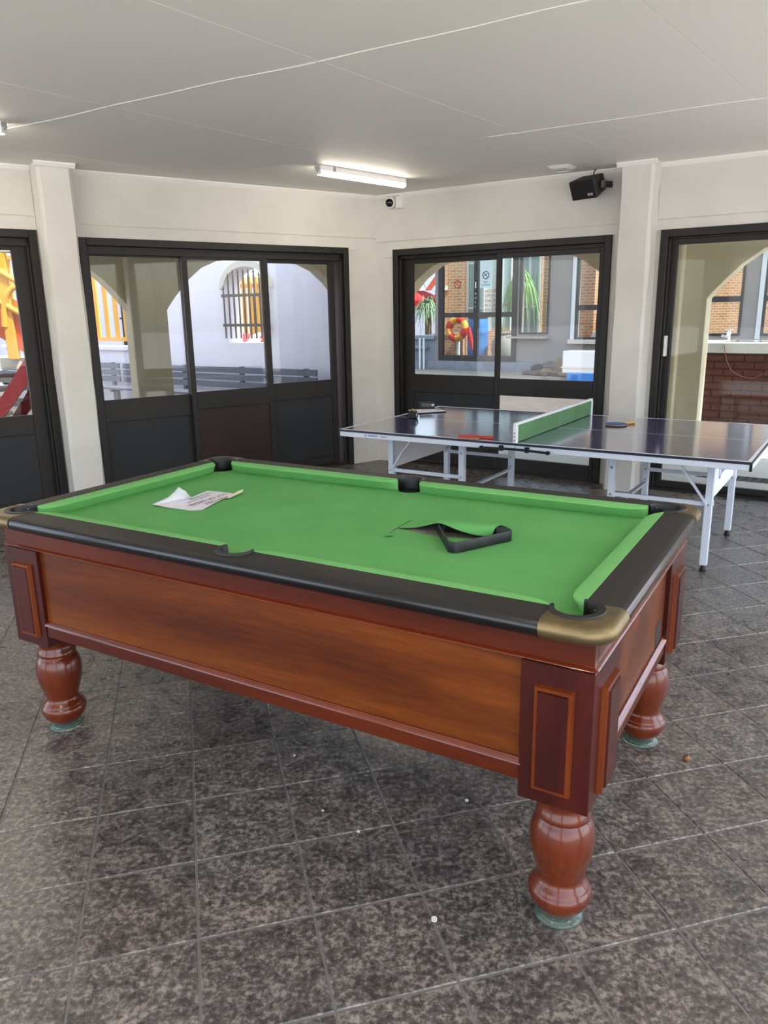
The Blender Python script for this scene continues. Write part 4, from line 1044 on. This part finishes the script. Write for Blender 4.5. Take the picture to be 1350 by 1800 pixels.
tag(sw.build('wall_behind_stair', M['lav'], mtx=FA), 'pale wall far behind the steel stair', 'wall', kind='structure')
bt = empty('blue_crate', frame(-4.75, 12.1, -.02, .3), 'blue crate on the yard behind the stair at the far left', 'crate')
MB().box(-.3, .3, -.2, .2, 0, .32).build('body', M['bluebin'], bt, bevel=.02); MB().box(-.33, .33, -.23, .23, .28, .34).build('rim', M['bluebin'], bt, bevel=.01)

# ================================================================== OUTSIDE, RIGHT: grey building, bricks, plants
gw = MB(); Y0, Y1 = 11.0, 11.28; GT_ = 3.6
for a, b, z0, z1 in ((-5.52, -3.32, .33, 3.05), (-3.26, -2.50, 1.0, 3.05), (-1.84, -.35, .88, 3.05), (.25, 1.76, .97, 3.05), (2.1, 3.4, .97, 3.05)): pass
ops = [(-5.52, -3.32, .33, 3.05), (-3.26, -2.50, 1.0, 3.05), (-1.84, -.35, .88, 3.05), (.25, 1.76, .97, 3.05), (2.15, 3.6, .97, 3.05)]
wall_with_openings(FB, -5.62, 9.0, ops, 'wall_grey_house', 'grey plastered house wall with dark framed windows across the courtyard', Y0, Y1, GT_, M['greywall'], -.1)
ro_ = MB().box(-6.2, 9.5, 9.4, 11.4, GT_, GT_ + .2)  # overhang put in above the view to keep sun off the grey wall
tag(ro_.build('shade_roof_grey_house', M['greywall'], mtx=FB), 'added roof overhang, out of view, shading the grey house wall', 'roof', kind='structure')
def far_window(name, label, x0, x1, z0, z1, mull=(), trans=(), fcol='iron', fw=.07):
    r = empty(name, FB, label, 'window', kind='structure')
    m = MB().box(x0, x0 + fw, Y0 - .03, Y0 + .08, z0, z1).box(x1 - fw, x1, Y0 - .03, Y0 + .08, z0, z1).box(x0 + fw, x1 - fw, Y0 - .03, Y0 + .08, z0, z0 + fw).box(x0 + fw, x1 - fw, Y0 - .03, Y0 + .08, z1 - fw, z1)
    m.build('window_frame', M[fcol], r)
    xs = [x0 + fw] + [v for v in mull] + [x1 - fw]; zs = [z0 + fw] + list(trans) + [z1 - fw]
    for v in mull: MB().box(v - .06, v + .06, Y0 - .025, Y0 + .07, z0 + fw, z1 - fw).build('mullion', M['iron'], r)
    for v in trans: MB().box(x0 + fw, x1 - fw, Y0 - .02, Y0 + .06, v - .06, v + .06).build('transom', M['iron'], r)
    for a, b in zip(xs[:-1], xs[1:]):
        for c, d in zip(zs[:-1], zs[1:]): MB().box(a, b, Y0 + .02, Y0 + .026, c, d).build('pane', M['farglass'], r)
    return r
w2 = far_window('window_2', 'dark framed glazed double doors with signs in the grey house', -5.52, -3.32, .33, 3.05, (-4.44,), (1.47,), fw=.13)
w3 = far_window('window_3', 'tall window with a tiled sill beside the glazed double doors', -3.26, -2.50, 1.0, 3.05, fw=.035)
for k in range(5): MB().box(-3.50 + .215 * k, -3.295 + .215 * k, Y0 - .22, Y0 + .0, .90, .945).build('sill_tile', M['concrete'], w3)
w4 = far_window('window_4', 'white edged window at the right end of the far grey wall', -1.84, -.35, .88, 3.05, (), (1.60,), fw=.05)
MB().box(-1.93, -1.84, Y0 - .05, Y0 + .1, .80, 3.1).build('white_edge', M['white'], w4); MB().box(-1.95, -.25, Y0 - .16, Y0 + .0, .78, .88).build('white_sill', M['reveal'], w4)
w5 = far_window('window_5', 'dark framed window above the brick counter', .25, 1.76, .97, 3.05, (), (1.72,), fw=.05)
w6 = far_window('window_6', 'pale edged window at the right edge beyond the counter', 2.15, 3.6, .97, 3.05, (), (1.72,), fw=.05)
MB().box(2.06, 2.15, Y0 - .05, Y0 + .1, .9, 3.1).build('white_edge', M['white'], w6)
# stickers, notices and lettering on the double doors
def FBR(x, y, z): return Matrix.Translation((x, y, z)) @ Matrix.Rotation(PI / 2, 4, 'X')
MB().box(-4.34, -4.02, Y0 - .006, Y0 + .004, 2.12, 2.86).build('white_notice', M['signwhite'], w2)
MB().lathe([(.075, 0), (.098, 0), (.098, .002), (.075, .002)], 24, cap=False).xf(FBR(-4.18, Y0 - .008, 2.42)).build('prohibition_ring', M['blacktext'], w2)
MB().bar((-4.245, Y0 - .009, 2.485), (-4.115, Y0 - .009, 2.355), .018, .002, (0, 1, 0)).build('prohibition_slash', M['blacktext'], w2)
MB().bar((-4.235, Y0 - .008, 2.395), (-4.13, Y0 - .008, 2.455), .02, .002, (0, 1, 0)).build('cigarette', M['blacktext'], w2)
text('NO', .075, M['blacktext'], w2, FBR(-4.18, Y0 - .008, 2.235), align='CENTER'); text('SMOKING', .055, M['blacktext'], w2, FBR(-4.18, Y0 - .008, 2.17), align='CENTER')
MB().lathe([(.075, 0), (.098, 0), (.098, .002), (.075, .002)], 24, cap=False).xf(FBR(-4.98, Y0 + .014, 2.22)).build('prohibition_ring', M['redtext'], w2)
MB().bar((-5.045, Y0 + .012, 2.285), (-4.915, Y0 + .012, 2.155), .018, .002, (0, 1, 0)).build('prohibition_slash', M['redtext'], w2)
for k, t_ in enumerate(('HOURS', 'OPEN', 'CHILDREN', 'ACCOMPANIED', 'ADULT')):
    text(t_, .115 if k < 2 else .10, M['redtext'], w2, FBR(-4.22, Y0 + .014, 2.00 - .112 * k))
MB().box(-4.49, -4.39, Y0 - .034, Y0 - .024, 1.62, 2.06).build('pull_plate', M['blacktext'], w2)
for k, t_ in enumerate('PULL'): text(t_, .085, M['white'], w2, FBR(-4.44, Y0 - .036, 1.95 - .098 * k), align='CENTER')
MB().tube([(-4.42, Y0 - .03, 2.10), (-4.42, Y0 - .08, 2.12), (-4.42, Y0 - .08, 2.26), (-4.42, Y0 - .03, 2.28)], .014, 6).build('door_handle', M['chrome'], w2)
# step, gravel, low wall left of the doors
MB_ = MB().box(-6.2, -2.55, 10.86, 11.02, -.05, .31)
tag(MB_.build('step', mat('grey blue step', (150, 154, 164), .8, c2=(128, 130, 138), nscale=3), mtx=FB, bevel=.015), 'grey blue step under the glazed double doors', 'step', kind='structure')
te = MB().box(-3.2, 9.0, 7.6, 11.0, -.1, .09)
tag(te.build('terrace', M['terrace'], mtx=FB), 'low paved terrace along the foot of the far grey wall', 'terrace', kind='structure')
gv = MB().box(-8.4, -3.2, 8.4, 10.72, -.06, .095)
tag(gv.build('gravel_strip', M['gravel'], mtx=FB), 'strip of pale gravel along the grey step', 'gravel', kind='stuff')
lw2 = MB().box(-10.5, -5.62, 11.0, 11.25, -.1, .86); lw2.box(-10.6, -5.60, 10.9, 11.35, .86, .96); lw2.box(-6.9, -5.8, 10.8, 11.0, .62, .70)
tag(lw2.build('wall_planter', mat('bluish grey render', (140, 146, 158), .85), mtx=FB, bevel=.01), 'low bluish grey planter wall left of the glazed doors', 'wall', kind='structure')
for k, x in enumerate((-5.98, -5.86)):
    o = MB().tube([(0, 0, 0), (0, 0, .92)], .028, 8).build('white_pipe', M['white'], mtx=FB @ loc(x, 10.8, -.02), smooth=50)
    tag(o, ('left of two white pipes standing on the grey planter wall', 'right of two white pipes standing next to the glazed doors')[k], 'pipe', 'white pipes')
# rocks
rocks = [(-2.62, 10.2, .20, .13, 'stone1'), (-2.36, 10.1, .22, .15, 'stone1'), (-2.1, 10.05, .24, .2, 'stone2'), (-1.85, 10.02, .20, .17, 'stone1'), (-1.62, 10.0, .22, .16, 'stone2'), (-1.38, 9.98, .2, .15, 'stone1'), (-1.2, 9.9, .16, .12, 'stone3'),
         (-2.45, 10.4, .24, .26, 'stone3'), (-2.15, 10.4, .26, .34, 'stone1'), (-1.9, 10.35, .25, .42, 'stone2'), (-1.62, 10.4, .26, .46, 'stone3'), (-1.36, 10.38, .26, .40, 'stone1'), (-1.52, 10.55, .25, .56, 'stone3'), (-2.3, 10.62, .25, .3, 'stone1')]
ROCK_LABELS = ['small grey stone at the far left end of the heap by the grey wall', 'grey stone second from the left along the front of the stone heap', 'tan stone third from the left along the front of the stone heap', 'grey stone in the middle of the front row of the stone heap',
               'tan stone right of the middle in the front row of the stone heap', 'grey stone in the front row just left of the white box', 'small dark stone at the right end of the heap under the white box',
               'dark stone behind the left end of the front row of stones', 'rounded grey stone in the second row left of the pointed tan stone', 'pointed tan stone on top of the heap at the far grey wall',
               'dark stone in the second row right of the pointed tan stone', 'grey stone in the second row beside the white box', 'dark stone at the top back of the heap against the grey wall', 'grey stone at the back left of the heap touching the grey wall']
for k, (x, y, r_, h_, m_) in enumerate(rocks):
    rnd = random.Random(k + 20); rows = []
    for i in range(8):
        ph = -PI / 2 + PI * i / 7; rows.append([(r_ * math.cos(ph) * math.cos(2 * PI * j / 11) * rnd.uniform(.74, 1.1), r_ * .85 * math.cos(ph) * math.sin(2 * PI * j / 11) * rnd.uniform(.74, 1.1), h_ / 2 * math.sin(ph) * rnd.uniform(.9, 1.05)) for j in range(11)])
    o = MB().grid(rows, True); o.f.append(tuple(range(11))); o.f.append(tuple(range(87, 76, -1)))
    o = o.build('field_stone', M[m_], mtx=FB @ loc(x, y, h_ / 2 + .065, rnd.uniform(0, 3)), smooth=22)
    lab = ROCK_LABELS[k]
    tag(o, lab, 'stone', 'field stones heaped at the grey wall')
# white box on a blue base
wb = empty('white_box', FB @ loc(-.95, 9.3, .09), 'white box on a blue base in front of the far grey wall', 'box')
MB().box(-.42, .42, -.25, .25, .16, .62).build('box_body', M['white'], wb, bevel=.01)
MB().box(-.44, .44, -.27, .27, .26, .29).build('box_band', M['reveal'], wb)
MB().box(-.30, .46, -.30, .25, 0, .16).build('blue_base', M['bluebin'], wb, bevel=.01)
MB().tube([(-.30, -.30, .13), (-.38, -.33, .12), (-.40, -.33, .07), (-.30, -.30, .05)], .012, 6).build('handle', M['iron'], wb)
# brick counter with tap behind the right hand door
bc = empty('brick_counter', FB @ loc(2.3, 3.35, -.02), 'dark brick counter with a pale worktop beyond the right door', 'counter')
MB().box(.012, 2.988, .012, .7, 0, 1.05).build('core', M['mortar'], bc)
BL, BH, J = .225, .0865, .011
first_b = None
for r_ in range(10):
    x = 0.0 if r_ % 2 == 0 else -BL / 2
    while x < 3.0 - .02:
        a, b = max(0, x), min(3.0, x + BL - J)
        if b - a > .03:
            z = .17 + r_ * BH
            full = abs(b - a - (BL - J)) < 1e-6
            if full and first_b is not None:
                c = first_b.copy(); COL.objects.link(c); c.parent = bc
            else:
                c = MB().box(-(b - a) / 2, (b - a) / 2, 0, .05, 0, BH - J).build('brick', M['brick'], bc, bevel=.004, seg=1)
                if full: first_b = c
            c.matrix_local = Matrix.Translation(((a + b) / 2, random.uniform(-.003, .003), z))
        x += BL
MB().box(-.02, 3.02, -.04, .72, 0, .155).build('plinth', mat('dark plinth', (66, 66, 68), .6), bc, bevel=.01)
MB().box(-.06, 3.06, -.10, .78, 1.05, 1.17).build('worktop', mat('grey white worktop', (190, 190, 186), .35), bc, bevel=.008)
MB().box(.5, 2.0, .15, .6, 1.168, 1.174).build('sink_rim', M['chrome'], bc)
tp = empty('water_tap', FB @ loc(2.86, 3.50, 1.15), 'chrome water tap on the edge of the brick counter', 'tap')
MB().lathe([(.026, 0), (.026, .008), (.014, .014), (.014, .09), (.018, .094), (.018, .12), (.010, .13)], 16).build('body', M['chrome'], tp, smooth=50)
MB().tube([(0, 0, .10), (0, -.05, .13), (0, -.11, .12), (0, -.13, .085)], .012, 8).build('spout', M['chrome'], tp, smooth=60)
MB().tube([(-.045, 0, .15), (.045, 0, .15)], .008, 8).build('cross_handle', M['chrome'], tp); MB().tube([(0, 0, .12), (0, 0, .155)], .008, 8).build('spindle', M['chrome'], tp)
MB().tube([(-.09, .0, .08), (-.05, 0, .07), (0, 0, .06)], .012, 8).build('side_outlet', M['chrome'], tp)
hs = MB().tube([(2.86, 3.22, 1.13), (2.90, 3.21, .95), (2.97, 3.205, .82), (3.08, 3.20, .76), (3.22, 3.2, .74), (3.34, 3.2, .80), (3.45, 3.2, .92)], .006, 6)
tag(hs.build('thin_hose', M['brick'], mtx=FB, smooth=60), 'thin hose looping in front of the brick counter', 'hose')
gd = empty('floor_drain', FB @ loc(4.35, .9, -.02), 'floor drain grating with dark slots beyond the right door', 'drain')
MB().box(-1.2, 1.2, -.12, .12, 0, .008).build('grating_frame', M['concrete'], gd)
for k in range(30): MB().box(-1.15 + k * .078, -1.15 + k * .078 + .04, -.10, .10, .007, .010).build('slot', M['iron'], gd)

# ---- behind the grey house front: sunlit brick building and garden
bk = empty('brick_house', FB @ loc(-6.4, 17.8, -.1, .70), 'sunlit orange brick house seen through the far glazed doors', 'house')
MB().box(-2.7, -1.05, 0, .4, 0, 5.2).build('brick_front', M['bricksun'], bk)
MB().box(.10, 1.35, 0, .4, 0, 5.2).box(-1.05, .10, 0, .4, 0, 1.0).box(-1.05, .10, 0, .4, 4.4, 5.2).build('brick_front', M['bricksun'], bk)
MB().box(2.05, 9.5, 0.0, .4, 0, 5.2).box(1.35, 2.05, 0, .4, 0, .9).build('brick_front', M['bricksun'], bk)
MB().box(-1.05, .10, .15, .2, 1.0, 4.4).build('curtain', M['curtain'], bk); MB().box(1.35, 2.05, .15, .2, .9, 5.2).build('curtain', M['curtain'], bk)
for x in (-.55, -.15): MB().box(x - .03, x + .03, .02, .12, 1.0, 4.4).build('window_bar', M['white'], bk)
MB().box(1.82, 1.92, .0, .12, .9, 5.2).build('window_bar', M['white'], bk); MB().box(1.35, 2.05, .0, .12, 1.55, 1.62).build('window_bar', M['iron'], bk); MB().box(1.35, 2.05, .0, .12, 3.2, 3.3).build('window_bar', M['white'], bk)
for nm_, x0_, x1_, yy_, z0_, lab_ in (('curtained_window', -4.42, -3.68, 13.3, .95, 'pale curtained window with white bars behind the tall far window'), ('curtained_window', -7.02, -6.45, 15.55, 1.2, 'pale curtained window behind the far glazed double doors')):
    r_ = empty(nm_, FB @ loc(x0_, yy_, -.1), lab_, 'window')
    wd_ = x1_ - x0_; rows_ = [[(wd_ * k / 24, .03 * math.sin(k * 1.9), z) for k in range(25)] for z in (z0_ - .1, 3.9)]
    MB().grid(rows_).build('curtain', M['curtain'], r_, smooth=60)
    MB().box(0, wd_, .08, .14, 0, z0_).build('sill_wall', M['bricksun'], r_)
    for xx in (0, wd_ * .62, wd_): MB().box(xx - .025, xx + .025, -.10, -.05, z0_, 3.9).build('white_bar', M['white'], r_)
    for zz in (z0_, 1.75, 3.1): MB().box(0, wd_, -.10, -.05, zz - .02, zz + .02).build('cross_bar', M['white'], r_)
bs = empty('brick_strip', FB @ loc(-3.60, 13.3, -.1), 'narrow orange brick wall end at the right of the tall far window', 'wall end')
MB().box(0, .40, 0, .3, 0, 4.0).build('shaft', M['bricksun'], bs); MB().box(-.02, .42, -.02, .32, 4.0, 4.08).build('cap', M['concrete'], bs)
bp = empty('brick_pier', FB @ loc(-7.3, 15.25, -.1, .35), 'square orange brick pier beyond the glazed doors', 'pier')
MB().box(-.28, .28, 0, .5, 0, 3.9).build('shaft', M['bricksun'], bp); MB().box(-.33, .33, -.05, .55, 3.9, 4.0).build('cap', M['concrete'], bp)
pb = empty('brick_planter', FB @ loc(-7.12, 14.45, -.1, .35), 'low orange brick planter in front of the pier', 'planter')
MB().box(-.48, .42, 0, .52, 0, .95).build('brick_box', M['bricksun'], pb); MB().box(-.5, .44, -.02, .54, .95, 1.0).build('coping', M['concrete'], pb)
# planting and yard objects seen through the glazing
def tuft(mtx, n, L_, spread, h0, name, m_, label, cat, wid=.03, droop=.6, base=None, seed=0):
    rnd = random.Random(seed); r = empty(name, mtx, label, cat)
    mb = MB()
    for k in range(n):
        a = rnd.uniform(0, 2 * PI); l = L_ * rnd.uniform(.6, 1.1); e = rnd.uniform(.25, 1.0) * spread; ca, sa = math.cos(a), math.sin(a); pts = []
        for i in range(6):
            t = i / 5; rad = l * e * t; z = h0 + l * (t * (1.2 - e * .3) - droop * 1.6 * t * t * (0.4 + e)); pts.append((rad * ca, rad * sa, z, wid * (1 - .8 * t)))
        mb.grid([[(x - sa * w_, y + ca * w_, z) for x, y, z, w_ in pts], [(x + sa * w_, y - ca * w_, z) for x, y, z, w_ in pts]])
    lo = mb.build('foliage', m_, r, fix=False); lo['kind'] = 'stuff'
    if base: base(r)
    return r
def trunk(h, r0): return lambda r: MB().tube([(0, 0, 0), (.02, .01, h * .5), (0, 0, h)], [r0, r0 * .8, r0 * .6], 8).build('trunk', M['stone2'], r, smooth=60)
tuft(FB @ loc(-3.88, 12.5, -.1), 230, 1.25, .62, 2.30, 'drooping_palm', mat('fresh green leaves', (120, 168, 84), .6, c2=(160, 196, 120), nscale=3), 'bright green drooping palm in front of the pale curtain', 'plant', .018, 1.2, trunk(2.4, .05), 3)
tuft(FB @ loc(-7.62, 14.0, -.1), 170, 1.25, .65, 1.6, 'grey_green_palm', M['leaf2'], 'grey green drooping palm beside the red canopy', 'plant', .03, .85, trunk(1.8, .14), 4)
tuft(FB @ loc(-7.15, 12.3, -.1), 110, .75, .7, 2.4, 'yellow_palm', mat('yellow green leaves', (176, 172, 84), .6), 'yellow green palm top left behind the arch edge', 'plant', .035, .7, trunk(2.3, .10), 5)
tuft(FB @ loc(-6.55, 12.2, -.1), 120, .5, .9, .75, 'low_grass', M['leaf2'], 'low bushy grass above the bluish grey planter wall', 'plant', .012, .5, trunk(.8, .05), 6)
tuft(FB @ loc(-6.2, 16.2, -.1), 70, .9, .5, .8, 'wispy_grass', mat('pale grass leaves', (176, 180, 112), .6), 'wispy pale grass beside the second brick strip', 'plant', .010, .5, trunk(.8, .04), 7)
tuft(FB @ loc(-2.75, 16.9, -.1), 90, .8, .6, 2.2, 'dark_palm', M['leaf'], 'green palm seen through the white edged window', 'plant', .03, .8, trunk(2.0, .1), 8)
ca = empty('red_canopy', FB @ loc(-9.7, 16.4, -.1), 'red pointed garden canopy at the left of the far view', 'canopy')
MB().add([(-1, -1, 2.0), (1, -1, 2.0), (1, 1, 2.0), (-1, 1, 2.0), (0, 0, 2.55), (-1, -1, 1.75), (1, -1, 1.75), (1, 1, 1.75), (-1, 1, 1.75)], [(0, 1, 4), (1, 2, 4), (2, 3, 4), (3, 0, 4), (0, 5, 6, 1), (1, 6, 7, 2), (2, 7, 8, 3), (3, 8, 5, 0)]).build('canvas', M['redcloth'], ca, fix=False)
for x in (-.95, .95):
    for y in (-.95, .95): MB().tube([(x, y, 0), (x, y, 1.98)], .025, 8).build('pole', M['white'], ca)
aw = empty('striped_awning', FB @ loc(-9.2, 17.0, 2.15), 'orange and white striped awning on the brick house', 'awning')
for k in range(10): MB().add([(-1.2 + .24 * k, 0, .75), (-.96 + .24 * k, 0, .75), (-.96 + .24 * k, -.9, .1), (-1.2 + .24 * k, -.9, .1)], [(0, 1, 2, 3)]).build('stripe', M['orange'] if k % 2 == 0 else M['white'], aw, fix=False)
MB().box(-1.2, 1.2, 0, .1, .7, .8).build('wall_rail', M['white'], aw)
bn = empty('blue_barrel', FB @ loc(-6.15, 14.5, -.1), 'tall blue plastic barrel beyond the glazed doors', 'barrel')
MB().lathe([(.26, 0), (.30, .03), (.31, .5), (.325, .55), (.31, .6), (.315, 1.0), (.33, 1.05), (.31, 1.1), (.30, 1.42), (.27, 1.46)], 24).build('drum', M['bluebin'], bn, smooth=40)
MB().lathe([(.30, 1.44), (.31, 1.50), (.1, 1.53)], 24).build('lid', M['iron'], bn, smooth=40)
inf = empty('inflatable_ring', FB @ loc(-6.52, 13.85, -.1), 'red and yellow inflatable pool toy leaning by the blue barrel', 'pool toy')
for k in range(8):
    a0, a1 = 2 * PI * k / 8, 2 * PI * (k + 1) / 8
    MB().tube([(.27 * math.cos(a0 + (a1 - a0) * t / 4), .05 * math.sin(a0 + (a1 - a0) * t / 4), 1.15 + .27 * math.sin(a0 + (a1 - a0) * t / 4)) for t in range(5)], .11, 10).build('segment', M['redcloth'] if k % 2 else M['yellow'], inf, smooth=60)
MB().tube([(.45, -.1, 1.2), (.52, -.12, .9), (.6, -.14, .55)], [.05, .07, .04], 8).build('red_tail', M['redcloth'], inf, smooth=60)
MB().tube([(0, .1, 0), (0, .1, .9)], .05, 8).build('stand', M['white'], inf)
po = empty('grey_pot', FB @ loc(-5.35, 14.6, -.1), 'large grey pot on the sunlit ground beyond the glazed doors', 'pot')
MB().lathe([(.16, 0), (.30, .2), (.36, .5), (.32, .8), (.22, .95), (.26, 1.02)], 24).build('vessel', M['greywall'], po, smooth=60)
MB().lathe([(.20, .98), (.01, .985)], 20).build('soil', M['iron'], po)
of = empty('orange_fence', FB @ loc(-2.3, 15.9, -.1), 'orange and yellow slatted fence behind the white edged window', 'fence')
for k in range(12): MB().box(-.6 + k * .16, -.6 + k * .16 + .1, 0, .04, .2, 2.1).build('slat', M['orange'] if k % 3 == 1 else M['yellow'], of)
for z in (.6, 1.5): MB().box(-.65, 1.4, .04, .09, z, z + .08).build('rail', M['iron'], of)
bb = empty('brick_column', FB @ loc(-3.1, 15.6, -.1), 'orange brick column at the left of the white edged window', 'column')
MB().box(-.28, .14, 0, .4, 0, 4.4).build('shaft', M['bricksun'], bb); MB().box(-.3, .16, -.03, .43, 4.4, 4.5).build('cap', M['concrete'], bb)
cz = empty('parked_car', FB @ loc(-2.55, 14.4, -.1), 'white parked car partly seen through the white edged window', 'car')
MB().prism([(-.15, .3), (-.2, .75), (-.05, .95), (.25, 1.38), (1.6, 1.42), (2.3, 1.0), (3.2, .88), (3.3, .3)], 0, 1.6, 'y').build('body', M['white'], cz, bevel=.05)
MB().prism([(.08, .98), (.3, 1.33), (1.1, 1.35), (1.1, .98)], -.01, .02, 'y').build('side_window', M['black'], cz)
for x in (.45, 2.6): MB().lathe([(.30, -.02), (.32, .02), (.32, .18), (.2, .2)], 20).xf(Matrix.Translation((x, -.02, .32)) @ Matrix.Rotation(-PI / 2, 4, 'X')).build('wheel', M['black'], cz, smooth=40)
# low green hill strip and far trees to close the view over the yard
hg = MB().box(-60, 50, 34, 36, -.3, 7.0)
tag(hg.build('far_house_row', M['lav'], mtx=FB), 'pale house row closing the view across the yard', 'building', kind='structure')
